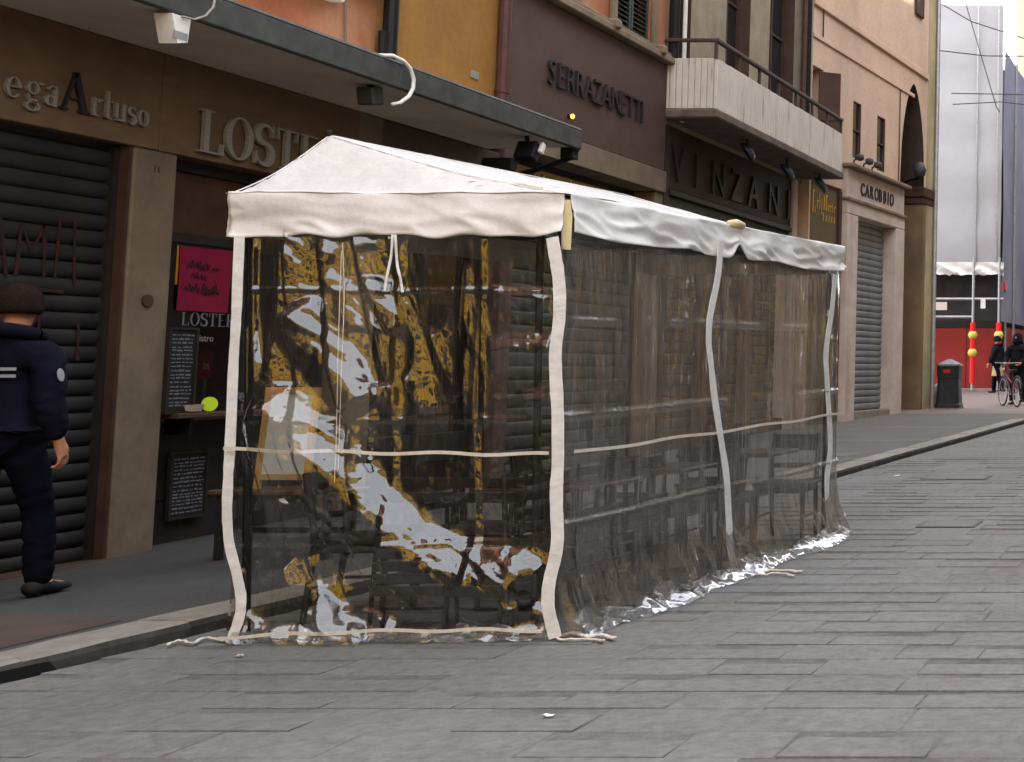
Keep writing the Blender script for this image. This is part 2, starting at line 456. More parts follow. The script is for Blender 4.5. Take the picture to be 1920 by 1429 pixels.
m_beige = pm('beige_coat', (0.50,0.38,0.22), 0.85)
m_reflect = pm('reflective_stripe', (0.26,0.26,0.28), 0.5)
m_ostrap = pm('orange_strap', (0.55,0.22,0.03), 0.6)
m_rubber = pm('rubber', (0.02,0.02,0.02), 0.7)
m_bike = pm('bike_paint', (0.09,0.02,0.03), 0.35)
m_manh = pm('manhole_iron', (0.10,0.09,0.09), 0.6, (0.14,0.125,0.12), ns=40, bump=0.4, bs=60)
m_teal = pm('teal_bag', (0.03,0.22,0.26), 0.6)
m_window = pm('window_dark_glass', (0.02,0.022,0.025), 0.08, spec=0.8)
m_ochre2 = pm('sunlit_ochre_stucco', (0.62,0.37,0.05), 0.9, (0.55,0.31,0.04), ns=1.2, bump=0.15, bs=40)
m_umber = pm('umber_stucco', (0.14,0.12,0.10), 0.9, (0.11,0.095,0.08), ns=1.2, bump=0.15, bs=40)
m_ochre3 = pm('dull_ochre_stucco', (0.30,0.17,0.04), 0.9, (0.25,0.14,0.03), ns=1.2, bump=0.15, bs=40)
m_tile = pm('roof_tile', (0.33,0.14,0.08), 0.85, (0.25,0.10,0.06), ns=6)
m_cream2 = pm('cream_stucco', (0.60,0.47,0.28), 0.9, (0.52,0.40,0.24), ns=1.5, bump=0.15, bs=40)
m_lamp = emit('warm_bulb', (1.0,0.48,0.06), 1.0)
m_litter = pm('white_litter', (0.75,0.74,0.70), 0.8)
# ================================================================== ground
def kerb_x(Y):                   # road-side edge of the kerb
    pts = [(-25,-7.0),(0,-6.15),(3,-5.93),(6,-5.68),(7.2,-5.55),(8.6,-5.42),(11,-5.12),(15,-4.60),(18,-4.44),(20.7,-4.27),(25.6,-4.0),(27.2,-3.5),(28.2,-2.2),(28.6,0),(28.7,6)]
    for (a,b),(c,d) in zip(pts, pts[1:]):
        if Y <= c: return b + (d-b)*(Y-a)/(c-a)
    return 6.0
KH = 0.09
# road bed (recessed under the paving stones), reaching far out
rows = []
for Y in (-40, 0, 20, 42, 60, 140):
    z = gz(min(Y, 60)) - 0.003
    rows.append([(X, Y, z) for X in (-90, -20, -9, -2, 8, 90)])
road = tag(MB().grid(rows).build('road', m_joint), kind='structure')

# paving stones: courses run across the street, joints staggered
LENS = [0.42, 0.5, 0.58, 0.66, 0.76]
WIDS = [0.27, 0.30, 0.33]
def stone_mesh(L, Wd, k):
    g = 0.0045; b = 0.004; h = 0.07
    jit = random.Random(k)
    x, y = L/2 - g, Wd/2 - 0.001
    c = [(-x,-y),(x,-y),(x,y),(-x,y)]
    c = [(a + jit.uniform(-.004,.003), d + jit.uniform(-.0015,.001)) for a, d in c]
    lo = [(a, d, -h) for a, d in c]
    mid = [(a, d, -b*jit.uniform(.5,1.0)) for a, d in c]
    top = [(a - math.copysign(b*jit.uniform(.7,1.8), a), d - math.copysign(b*jit.uniform(.3,1.2), d), 0) for a, d in c]
    vs = lo + mid + top
    fs = [(0,1,5,4),(1,2,6,5),(2,3,7,6),(3,0,4,7),(4,5,9,8),(5,6,10,9),(6,7,11,10),(7,4,8,11),(8,9,10,11)]
    return vs, fs
SM = {}
for i, L in enumerate(LENS):
    for j, Wd in enumerate(WIDS):
        for k in range(2):
            vs, fs = stone_mesh(L, Wd, i*10+j*3+k)
            me = bpy.data.meshes.new('paving_stone'); me.from_pydata(vs, [], fs); me.update(); me.materials.append(m_stone)
            SM[(i,j,k)] = (me, vs, fs)
cells = []
Y = 2.2
while Y < 30:
    j = random.choice([0,1,1,2]); Wd = WIDS[j]
    yc = Y + Wd/2
    xk = kerb_x(yc)
    x = 4.5 + random.uniform(0, 0.6)
    while x > xk - 0.05:
        i = random.choice([0,1,2,2,3,3,4]); L = LENS[i]
        cells.append((x - L/2, yc, i, j, random.randint(0,1)))
        x -= L
    Y += Wd
def seen(X, Yc):                 # inside the photograph's view and how near
    wv = Yc*math.cos(R(PITCH)) + (gz(Yc)-CAM_H)*math.sin(R(PITCH))
    if wv < 0.5: return None
    u = 2300 + 2400*X/wv
    v = 505 + 2400*(Yc*math.sin(R(PITCH)) - (gz(Yc)-CAM_H)*math.cos(R(PITCH)))/wv
    return wv if (-60 < u < 1990 and v < 1500) else None
ins = sorted([(seen(c[0], c[1]), n) for n, c in enumerate(cells) if seen(c[0], c[1])])
near = set(n for _, n in ins[:296])
rest = MB()
slope = math.atan(GS)
for n, (X, Yc, i, j, k) in enumerate(cells):
    me, vs, fs = SM[(i,j,k)]
    dz = random.uniform(-0.001, 0.001)
    tx, ty = random.uniform(-.0015,.0015), random.uniform(-.0015,.0015)
    rz = random.choice([0, math.pi]) + random.uniform(-.004,.004)
    if n in near:
        o = bpy.data.objects.new('paving_stone', me); COL.objects.link(o)
        o.location = (X, Yc, gz(Yc) + dz); o.rotation_euler = (slope + tx, ty, rz); o.parent = road
    else:
        Mx = Matrix.Translation((X, Yc, gz(Yc)+dz)) @ Matrix.Rotation(slope+tx, 4, 'X') @ Matrix.Rotation(rz, 4, 'Z')
        rest.add([Mx @ Vector(v) for v in vs], fs)
tag(rest.build('paving_stone_spread', m_stone, road), kind='stuff')

# sidewalk: asphalt sheet between kerb and house fronts
rows = []
for Y in list(np.arange(-25, 27.6, 0.5)):
    a, b = -9.2, kerb_x(Y) - 0.28
    rows.append([(a + (b-a)*t, Y, gz(Y) + KH - 0.004) for t in np.linspace(0, 1, 9)])
sidewalk = tag(MB().grid(rows, flip=True).build('sidewalk', m_asph), kind='structure')
m_asph2 = pm('far_asphalt', (0.105,0.098,0.093), 0.88, (0.13,0.12,0.108), ns=1.3, bump=0.5, bs=160, bdist=0.005, fine=(45,.3), streak=((0.14,0.118,0.10),.5,(1,1,1),.5,.7))  # paler, browner paving farther on, without the shade tone of the near sheet
rows = []
for Y in list(np.arange(13.0, 27.6, 0.5)):
    a, b = -9.0, kerb_x(Y) - 0.285
    rows.append([(a + (b-a)*t, Y, gz(Y) + KH) for t in np.linspace(0, 1, 5)])
MB().grid(rows, flip=True).build('far_asphalt', m_asph2, sidewalk)
# lighter strips where the asphalt was patched
for (x0,x1,y0,y1) in ((-6.7,-5.0,17.1,17.6),(-6.3,-4.9,19.6,20.0),(-6.2,-4.7,22.9,23.3)):
    MB().add([(x0,y0,gz(y0)+KH+.004),(x1,y0,gz(y0)+KH+.004),(x1+.1,y1,gz(y1)+KH+.004),(x0+.15,y1,gz(y1)+KH+.004)], [(0,1,2,3)]).build('asphalt_patch', pm('patch', (0.17,0.155,0.145), 0.85, (0.12,0.11,0.10), ns=3), sidewalk)
MB().add([(-7.6,6.3,gz(6.3)+KH),(-5.98,6.3,gz(6.3)+KH),(-5.93,7.0,gz(7.0)+KH),(-7.5,7.25,gz(7.2)+KH)], [(0,1,2,3)]).build('asphalt_patch', pm('red_patch', (0.085,0.055,0.045), 0.9, (0.055,0.045,0.04), ns=6, bump=0.5, bs=120), sidewalk)
# pink paving of the square beyond
rows = [[(X, Y, gz(Y) + KH + 0.0) for X in (-20, -8, -4, 8)] for Y in (27.55, 34, 43)]
tag(MB().grid(rows, flip=True).build('square_paving', m_pink), kind='structure')

# kerb: granite stones end to end
kerb = tag(MB().box(-6.2,-6.1,-24,-20,-1.2,-1.1).build('kerb', m_kerb), kind='structure')
kerb.data.clear_geometry()
kb = MB()
pts = []
Y = -2.0
ks = []
while Y < 27.0:
    L = random.choice([0.85, 1.0, 1.15]) if Y < 25 else 0.5
    ks.append((Y, min(Y + L, 28.5))); Y += L
def kerb_stone(Ya, Yb, drain=False):
    m = MB(); secs = []
    n = 4
    for q in range(n+1):
        Yq = Ya + 0.004 + (Yb - Ya - 0.008)*q/n
        Xq = kerb_x(Yq) + random.uniform(-.004,.004); z = gz(Yq)
        t = KH + random.uniform(-.004,.002)
        secs.append([(Xq-0.29, Yq, z-0.15),(Xq-0.29, Yq, z+t-.006),(Xq-0.275, Yq, z+t),(Xq-0.03, Yq, z+t),(Xq-0.008, Yq, z+t-0.012),(Xq+0.003, Yq, z+t-0.04),(Xq+0.004, Yq, z-0.15)])
    k = 7
    vs = [p for s_ in secs for p in s_]
    fs = []
    for q in range(n):
        for e in range(k-1):
            a = q*k+e; fs.append((a, a+1, a+1+k, a+k))
    fs.append(tuple(range(k))); fs.append(tuple(range(n*k, n*k+k))[::-1])
    m.add(vs, [f[::-1] for f in fs])
    return m
for (a, b) in ks:
    if b > -1:
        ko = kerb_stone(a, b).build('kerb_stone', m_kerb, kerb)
        ko.data.materials.append(m_kerbface)             # the street-side face is darker than the top
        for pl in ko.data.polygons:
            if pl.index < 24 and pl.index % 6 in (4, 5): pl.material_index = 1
# far sweep of the kerb to the right, in front of the square
pp = [(kerb_x(Yq), Yq) for Yq in (27.0, 27.2, 27.5, 27.8, 28.1, 28.3, 28.5, 28.6)] + [(3,28.7),(6,28.75)]
for (xa,ya),(xb,yb) in zip(pp, pp[1:]):
    d = Vector((xb-xa, yb-ya, 0)); L = d.length; d.normalize(); nrm = Vector((-d.y, d.x, 0))
    c = Vector(((xa+xb)/2,(ya+yb)/2, gz((ya+yb)/2)+KH/2-0.02)) + nrm*0.14
    MB().obox(c, d, nrm, (0,0,1), (L/2, 0.14, KH/2+0.02), 0.015).build('kerb_stone', m_kerb, kerb)
# drain mouth in the kerb face, lower left
dr = thing('kerb_drain', 'dark storm drain mouth cut under the kerb at the lower left', 'drain', (-5.62, 6.05, gz(6.05)))
mo = MB(); mo.v = [(kerb_x(y_)-.02+d_, y_, gz(6.1)+z_) for d_ in (0,.03) for (y_,z_) in ((5.86,-.02),(6.32,-.02),(6.26,.055),(5.92,.06))]; mo.f = [(0,1,2,3),(4,5,6,7),(0,1,5,4),(1,2,6,5),(2,3,7,6),(3,0,4,7)]; mo.build('opening', m_black, dr)

# ================================================================== house fronts on the left
XF = -7.75
def facade(mb, x_in, x_out, y0, y1, z0, z1, holes):
    ys = sorted(set([y0,y1] + [h for a in holes for h in a[:2] if y0 < h < y1]))
    zs = sorted(set([z0,z1] + [h for a in holes for h in a[2:] if z0 < h < z1]))
    for za, zb in zip(zs, zs[1:]):
        run = None
        for ya, yb in list(zip(ys, ys[1:])) + [(None,None)]:
            solid = ya is not None and not any(a[0] <= ya+1e-6 and yb <= a[1]+1e-6 and a[2] <= za+1e-6 and zb <= a[3]+1e-6 for a in holes)
            if solid:
                run = (run[0], yb) if run else (ya, yb)
            elif run:
                mb.box(x_in, x_out, run[0], run[1], za, zb); run = None
    return mb

def slats(parent, x, y0, y1, z0, z1, pitch, mat, depth=0.02, name='slat'):
    """curtain of curved steel slats, each its own piece sharing one mesh"""
    prof = [(-0.012, 0.0), (0.0, 0.006), (depth*0.8, pitch*0.3), (depth, pitch*0.55), (depth*0.75, pitch*0.82), (0.0, pitch*0.955), (-0.012, pitch*0.96)]
    vs = [(a, y0 - (y0+y1)/2, c) for a, c in prof] + [(a, y1 - (y0+y1)/2, c) for a, c in prof]
    n = len(prof)
    fs = [(i, i+n, i+n+1, i+1) for i in range(n-1)]
    me = bpy.data.meshes.new(name); me.from_pydata(vs, [], [f[::-1] for f in fs]); me.update(); me.materials.append(mat)
    for p in me.polygons: p.use_smooth = True
    z = z0
    Mi = WM[parent].inverted()
    while z < z1 - 0.3*pitch:
        o = bpy.data.objects.new(name, me); COL.objects.link(o); o.parent = parent
        o.location = Mi @ Vector((x, (y0+y1)/2, z)); z += pitch

def text_obj(body, size, loc, mat, name, parent=None, depth=0.02, face='X', bold=0.0, sx=1.0, shear=0.0, spacing=1.0, rot=None):
    cu = bpy.data.curves.new(name, 'FONT'); cu.body = body; cu.size = size; cu.extrude = depth/2; cu.offset = bold; cu.shear = shear
    cu.space_character = spacing; cu.resolution_u = 4
    to = bpy.data.objects.new(name, cu); COL.objects.link(to)
    dg = bpy.context.evaluated_depsgraph_get(); dg.update()
    me = bpy.data.meshes.new_from_object(to.evaluated_get(dg))
    bpy.data.objects.remove(to); bpy.data.curves.remove(cu)
    # text x -> world +Y, text y -> world +Z, text z -> world +X
    fr = rot or (lambda p: (loc[0] + p[2] + depth/2, loc[1] + p[0]*sx, loc[2] + p[1]))
    mb = MB(); mb.add([fr(v.co) for v in me.vertices], [tuple(p.vertices) for p in me.polygons])
    bpy.data.meshes.remove(me)
    return mb.build(name, mat, parent)

def house(name, label, y0, y1, mat, z0=3.9, h=14.0, holes=(), x=XF, back=-15.0, cat='building'):
    t = thing(name, label, cat, (x, (y0+y1)/2, gz((y0+y1)/2)+KH))
    mb = MB()
    facade(mb, x-0.35, x, y0, y1, z0, h, list(holes))
    mb.box(back, x-0.36, y0, y0+0.2, 0, h); mb.box(back, x-0.36, y1-0.2, y1, 0, h); mb.box(back-0.2, back, y0, y1, 0, h)
    mb.build('wall', mat, t)
    MB().box(back-0.3, x+0.5, y0, y1, h+0.002, h+0.25).build('roof', m_tile, t)
    return t

def sash(t, x, y0, y1, z0, z1, name='window', rev=None, deep=0.2, bars=1):
    wn = MB().box(x-deep-0.03, x-deep, y0, y1, z0, z1).build(name, m_window, t)
    f = MB()
    f.box(x-deep+.002, x-deep+0.04, y0, y0+0.05, z0, z1); f.box(x-deep+.002, x-deep+0.04, y1-0.05, y1, z0, z1)
    f.box(x-deep+.002, x-deep+0.038, y0+.05, y1-.05, z1-0.05, z1)
    ym = (y0+y1)/2
    f.box(x-deep+.002, x-deep+0.035, ym-0.03, ym+0.03, z0, z1-.05)
    for i in range(bars):
        zz = z0 + (z1-z0)*(i+1)/(bars+1)
        f.box(x-deep+.002, x-deep+0.033, y0+.05, ym-.03, zz-.02, zz+.02); f.box(x-deep+.002, x-deep+0.033, ym+.03, y1-.05, zz-.02, zz+.02)
    f.build('frame', rev or m_reveal, wn)
    return wn

# ---------------- A: orange house with the canopy, left shutter and the bistro
winA = [(9.4,10.75,4.72,6.6),(6.2,7.6,4.72,6.6),(2.5,3.9,4.72,6.6),(9.4,10.75,8.2,10.2),(6.2,7.6,8.2,10.2),(2.5,3.9,8.2,10.2)]
A = house('orange_house', 'orange stuccoed house above the grey canopy, with stone-clad shop fronts below', -2, 11.45, m_orange, 3.86, 14, winA)
for a in winA:
    wn = sash(A, XF, *a)
    MB().bbox(XF-0.1, XF+0.12, a[0]-0.12, a[1]+0.12, a[2]-0.12, a[2]+0.003, 0.01).build('sill', m_white, wn)
# stone cladding panels of the fascia
for (a, b) in ((-2,1.0),(1.0,4.0),(4.0,6.6),(6.6,9.19),(9.19,11.3)):
    MB().bbox(XF-0.3, XF+0.006, a+0.003, b-0.003, 3.02, 3.735, 0.006).build('fascia_panel', m_trav, A)
MB().bbox(XF-0.3, XF, 9.0, 9.37, gz(9.2)-.1, 3.017, 0.012).build('pillar', m_pillar, A)
MB().box(XF-0.3, XF-0.02, 8.975, 8.998, gz(9.2), 3.017).build('door_jamb', m_redjamb, A)
MB().box(XF-0.35, XF-0.06, -2, 3.2, gz(0)-.1, 3.015).build('lower_wall', m_shut, A)
rs = MB().box(XF-0.34, XF-0.3, 3.2, 8.97, gz(6), 3.01).build('roller_shutter', m_frame, A)
MB().box(XF-0.2, XF-0.06, 3.2, 3.3, gz(4), 3.01).build('guide_rail', m_frame, rs); MB().box(XF-0.2, XF-0.085, 8.93, 8.972, gz(8), 3.01).build('guide_rail', m_frame, rs)
slats(rs, XF-0.13, 3.3, 8.93, gz(8.9)+KH-0.02, 3.02, 0.1145, m_shut, 0.02)
MB().bbox(XF-0.3, XF+0.03, 3.2, 9.0, gz(6)-.05, gz(6)+KH+0.05, 0.01).build('threshold', m_redjamb, A)
# the small disc on the pillar
bt = MB()
bt.tube([(XF+0.001, 9.17, 1.93),(XF+0.018, 9.17, 1.93)], 0.045, 14)
bt.build('bell_plate', m_redjamb, A)
text_obj('11', 0.07, (XF, 9.15, 2.86), m_redjamb, 'house_number', A, depth=0.006)
# graffiti sprayed over the slats (thin paint film that follows the curtain)
gr_t = thing('graffiti', 'faint red and orange spray-paint scrawl across the dark roller shutter', 'graffiti', (XF-.1, 8.4, 1.5))
def spray(pts, wd):
    P = [Vector((XF-0.1065 + 0.0, y, z)) for y, z in pts]
    out = []
    for a, b in zip(P, P[1:]):
        for k in range(6): out.append(a.lerp(b, k/6))
    out.append(P[-1])
    ws = []
    for i, p in enumerate(out):
        t = (out[min(i+1,len(out)-1)] - out[max(i-1,0)]).normalized()
        ws.append(Vector((1,0,0)).cross(t)*wd)
    gr = MB()
    k0 = 0                       # patchy spray: the line breaks up
    while k0 < len(out)-2:
        k1 = min(len(out), k0 + random.randint(4, 9))
        gr.ribbon(out[k0:k1], [w__*random.uniform(.6,1.2) for w__ in ws[k0:k1]], 0.003); k0 = k1 - 1
    gr.build('stroke', m_graf, gr_t)
for st in ([(8.08,2.02),(8.15,2.42),(8.22,2.02)],[(8.10,2.16),(8.2,2.16)],[(8.28,2.05),(8.30,2.4),(8.38,2.2),(8.46,2.4),(8.48,2.05)],[(8.56,2.05),(8.57,2.44),(8.68,2.45),(8.70,2.08),(8.72,1.99)],
           [(8.02,1.92),(8.30,1.97),(8.70,1.96)],[(8.46,1.96),(8.47,1.72),(8.44,1.55)],[(8.46,1.78),(8.36,1.68),(8.28,1.6)],[(8.76,1.75),(8.77,1.5)],[(8.0,1.7),(8.1,1.88),(8.2,1.74)]):
    spray(st, 0.024)

# sign letters "..ega Artuso": high-contrast serif strokes
def ring(mb, fr, cx, cy, a, b, tx, ty, d, n=24, a0=0, a1=360):
    o = [(cx + a*math.cos(R(q)), cy + b*math.sin(R(q))) for q in np.linspace(a0, a1, n)]
    i = [(cx + (a-tx)*math.cos(R(q)), cy + (b-ty)*math.sin(R(q))) for q in np.linspace(a0, a1, n)]
    for k in range(n-1):
        mb.prism([o[k], o[k+1], i[k+1], i[k]], fr, d)
def stroke(mb, fr, pts, d):      # pts: (x, y, half-width normal)
    L, Rr = [], []
    for i, (x, y, hw) in enumerate(pts):
        x0, y0, _ = pts[max(i-1,0)]; x1, y1, _ = pts[min(i+1,len(pts)-1)]
        tx, ty = x1-x0, y1-y0; l = math.hypot(tx,ty) or 1
        L.append((x-ty/l*hw, y+tx/l*hw)); Rr.append((x+ty/l*hw, y-tx/l*hw))
    for k in range(len(pts)-1):
        mb.prism([L[k], L[k+1], Rr[k+1], Rr[k]], fr, d)
def rect(mb, fr, x0, x1, y0, y1, d): mb.prism([(x0,y0),(x1,y0),(x1,y1),(x0,y1)], fr, d)
def s_curve(a, b, thin, thick):  # spine of an S in a box a wide, b high
    pts = []
    for q in np.linspace(20, 270, 12):
        w_ = thin + (thick-thin)*max(0, math.sin(R((q-90)*0.9)))
        pts.append((a/2 + a*0.42*math.cos(R(q)), b*0.755 + b*0.225*math.sin(R(q)), w_))
    for q in np.linspace(90, -160, 12)[1:]:
        w_ = thin + (thick-thin)*max(0, math.sin(R((90-q)*0.9)))
        pts.append((a/2 + a*0.45*math.cos(R(q)), b*0.265 + b*0.255*math.sin(R(q)), w_))
    return pts
def glyph(mb, ch, fr, h, d):
    """serif letters with thick stems and thin hairlines; returns advance"""
    T, t = 0.16*h, 0.045*h
    def st(x0, y0, y1, wd=T): rect(mb, fr, x0, x0+wd, y0, y1, d)
    if ch == 'L':
        st(0.12*h, 0, h); rect(mb, fr, 0, 0.4*h, h-t, h, d*1.02); rect(mb, fr, 0, 0.72*h, 0, t, d*1.02)
        mb.prism([(0.66*h,0),(0.74*h,0),(0.74*h,0.27*h),(0.70*h,0.27*h)], fr, d*1.04); return 0.80*h
    if ch == 'O':
        ring(mb, fr, 0.45*h, h/2, 0.45*h, 0.52*h, T*1.1, t, d, 40); return 0.98*h
    if ch == 'S':
        stroke(mb, fr, s_curve(0.62*h, h, t*0.7, T*0.62), d); rect(mb, fr, 0.55*h, 0.60*h, 0.7*h, h, d*1.03); rect(mb, fr, 0.0, 0.05*h, 0, 0.3*h, d*1.03); return 0.72*h
    if ch == 'T':
        st(0.31*h, 0, h); rect(mb, fr, 0, 0.78*h, h-t, h, d*1.02); rect(mb, fr, 0.18*h, 0.6*h, 0, t, d*1.02)
        mb.prism([(0,h),(0.05*h,h),(0.09*h,0.72*h),(0.04*h,0.72*h)][::-1], fr, d*1.04); mb.prism([(0.73*h,h),(0.78*h,h),(0.74*h,0.72*h),(0.69*h,0.72*h)][::-1], fr, d*1.04); return 0.86*h
    if ch == 'E':
        st(0.1*h, 0, h); rect(mb, fr, 0, 0.66*h, h-t, h, d*1.02); rect(mb, fr, 0, 0.7*h, 0, t, d*1.02); rect(mb, fr, 0.1*h, 0.5*h, .5*h-t/2, .5*h+t/2, d*1.02); return 0.78*h
    if ch == 'R':
        st(0.1*h, 0, h); rect(mb, fr, 0, 0.4*h, 0, t, d*1.02); ring(mb, fr, 0.3*h, .75*h, .32*h, .25*h, T, t, d*1.01, 16, -90, 90); stroke(mb, fr, [(.4*h,.5*h,T*.4),(.7*h,0,T*.5)], d); return 0.8*h
    if ch == 'I':
        st(0.12*h, 0, h); rect(mb, fr, 0, 0.4*h, h-t, h, d*1.02); rect(mb, fr, 0, 0.4*h, 0, t, d*1.02); return 0.46*h
    if ch == 'A':
        stroke(mb, fr, [(0.05*h,0,t*.8),(0.36*h,h,t*.8)], d); stroke(mb, fr, [(0.36*h,h,T*.5),(0.68*h,0,T*.5)], d); rect(mb, fr, .16*h, .56*h, .3*h, .3*h+t, d*1.02)
        rect(mb, fr, -.06*h, .18*h, 0, t, d*1.02); rect(mb, fr, .5*h, .82*h, 0, t, d*1.02); return 0.86*h
    x = 0.62*h                   # lower case, x-height
    T, t = 0.125*h, 0.035*h
    if ch == 'o': ring(mb, fr, .27*h, x/2, .27*h, x/2, T, t, d, 20); return .62*h
    if ch == 'e': ring(mb, fr, .26*h, x/2, .26*h, x/2, T, t, d, 20, 0, 320); rect(mb, fr, .05*h, .5*h, x*.5, x*.5+t, d*1.02); return .58*h
    if ch == 'a':
        rect(mb, fr, .30*h, .30*h+T, 0, x*.8, d); ring(mb, fr, .26*h, x*.74, .2*h, x*.26, T*.7, t, d, 12, 20, 170); ring(mb, fr, .2*h, x*.26, .2*h, x*.26, T, t, d*1.01, 16); return .54*h
    if ch == 'g':
        ring(mb, fr, .25*h, x*.68, .22*h, x*.32, T*.8, t, d, 16); ring(mb, fr, .26*h, -x*.2, .26*h, x*.26, T*.7, t*1.4, d, 16); rect(mb, fr, .42*h, .58*h, x*.9, x*.9+T*.5, d); stroke(mb, fr, [(.1*h,x*.35,t),(.12*h,x*.1,t),(.4*h,x*.05,t*1.5)], d); return .6*h
    if ch == 'r':
        rect(mb, fr, .08*h, .08*h+T, 0, x, d); rect(mb, fr, 0, .3*h, 0, t, d*1.02); ring(mb, fr, .36*h, x*.78, .12*h, x*.2, T*.8, t, d, 10, 30, 180); return .48*h
    if ch == 't':
        rect(mb, fr, .12*h, .12*h+T, 0, .95*h, d); rect(mb, fr, 0, .38*h, x-t, x, d*1.02); rect(mb, fr, .12*h, .36*h, 0, t, d*1.02); return .44*h
    if ch == 'u':
        rect(mb, fr, .06*h, .06*h+T, .1*h, x, d); rect(mb, fr, .38*h, .38*h+T, 0, x, d); rect(mb, fr, .1*h, .44*h, 0, t*2, d*1.02); return .62*h
    if ch == 's':
        stroke(mb, fr, s_curve(.36*h, x, t*.7, T*.6), d); return .46*h
    return 0.35*h
def sign_word(word, y0, z0, h, d, mats, parent, sx=1.0, x=XF+0.008, gap=0.0):
    y = y0
    for i, ch in enumerate(word):
        if ch == ' ': y += 0.3*h*sx; continue
        mb = MB()
        adv = glyph(mb, ch, lambda u, v, w_, y=y: (x + w_ + 0.012, y + u*sx, z0 + v), h, d)
        mb.build('letter', mats[min(i, len(mats)-1)] if len(mats) > 1 else mats[0], parent)
        y += adv*sx + gap
    return y
sgA = thing('shop_sign', 'raised pale serif letters spelling ega Artuso on the brown stone fascia', 'sign', (XF, 8.5, 3.15))
m_letd = pm('dark_letter', (0.03,0.025,0.03), 0.5)
for ch, y, h, mt in (('e',8.00,.215,m_letter),('g',8.135,.215,m_letter),('a',8.27,.215,m_letter),('A',8.40,.26,m_letd),('r',8.61,.2,m_letter),('t',8.705,.2,m_letter),('u',8.79,.195,m_letter),('s',8.905,.19,m_letter),('o',8.985,.185,m_letter)):
    mb = MB(); glyph(mb, ch, lambda u, v, w_: (XF+0.012+w_, y-0.02+u*0.95, 3.165+v), h, 0.022); mb.build('letter', mt, sgA)
sgL = thing('shop_sign', 'large pale outlined serif letters LOSTERIA on the stone fascia behind the tent roof', 'sign', (XF, 10.2, 3.05))
sign_word('LOSTERIA', 9.50, 3.07, 0.325, 0.03, [m_letter], sgL, sx=0.95)

# bistro shop front
sf = MB()
xg = XF-0.22
for y in (9.38, 10.32, 11.2): sf.box(xg-0.03, xg+0.04, y, y+0.06, gz(10)+KH-.02, 3.016)
sf.box(xg-0.03, xg+0.038, 9.44, 11.2, 2.40, 2.47); sf.box(xg-0.03, xg+0.038, 9.44, 11.2, 2.94, 3.016); sf.box(xg-0.03, xg+0.038, 9.44, 11.2, gz(10)+KH-.02, 0.45)
shopA = sf.build('shop_front', m_frame, A)
for (a, b) in ((9.44,10.32),(10.38,11.2)):
    MB().box(xg-0.008, xg, a, b, 1.06, 2.40).build('pane', m_glass, shopA); MB().bbox(xg-.012, xg+.03, a, b, 0.452, 1.057, .01).build('stall_riser', m_frame, shopA)
    MB().box(xg-0.012, xg-0.002, a, b, 2.47, 2.94).build('transom_panel', m_redjamb, shopA)
room = MB()
room.box(-9.6,-9.5,9.2,11.4,0.1,3.0).box(-9.5,xg-0.05,9.2,9.3,0.1,3.0).box(-9.5,xg-0.05,11.32,11.4,0.1,3.0).box(-9.5,xg-0.05,9.3,11.32,2.95,3.0).box(-9.5,xg-0.05,9.3,11.32,0.1,0.2)
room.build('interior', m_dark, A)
lg = thing('window_ledge', 'narrow brown wooden ledge along the bistro window', 'shelf', (XF-0.1, 10.3, 1.1))
MB().bbox(XF-0.17, XF+0.08, 9.42, 11.2, 1.075, 1.115, 0.006).build('board', m_wood, lg)
for y in (9.6, 10.9): MB().box(XF-0.17, XF+0.02, y, y+0.03, 0.95, 1.074).build('bracket', m_black, lg)
# things on the ledge
bw = MB(); bw.lathe((XF-0.02, 9.62, 1.1152), [(0.05,0),(0.085,0.01),(0.1,0.06),(0.094,0.06),(0.08,0.015),(0.02,0.012)], 18)
tag(bw.build('bowl', m_carob, smooth=False), 'small pale bowl standing on the wooden window ledge', 'bowl')
lt = MB(); lt.tube([(XF+0.02, 9.775, 1.175),(XF+0.026, 9.772, 1.175)], 0.055, 20)
tag(lt.build('price_tag', m_lime), 'round lime-green tag propped on the wooden window ledge', 'tag')
gb = MB(); gb.lathe((XF-0.02, 10.15, 1.1152), [(0.03,0),(0.035,0.004),(0.006,0.01),(0.006,0.07),(0.03,0.10),(0.035,0.14),(0.033,0.14),(0.028,0.10),(0.004,0.075)], 12)
tag(gb.build('glass', m_film3), 'small stemmed glass on the ledge beside the lime-green tag', 'glass')
rc = thing('card_stand', 'red card on a thin stand behind the bistro window', 'card', (XF-0.32, 10.13, 1.12))
MB().bbox(XF-0.33, XF-0.322, 10.08, 10.22, 1.36, 1.58, 0.002).build('card', m_red, rc); MB().tube([(XF-0.326,10.15,1.12),(XF-0.326,10.15,1.36)],0.012,8).build('stem', m_galv, rc)
text_obj('26', 0.07, (XF-0.322, 10.115, 1.44), m_white, 'number', rc, depth=0.002)
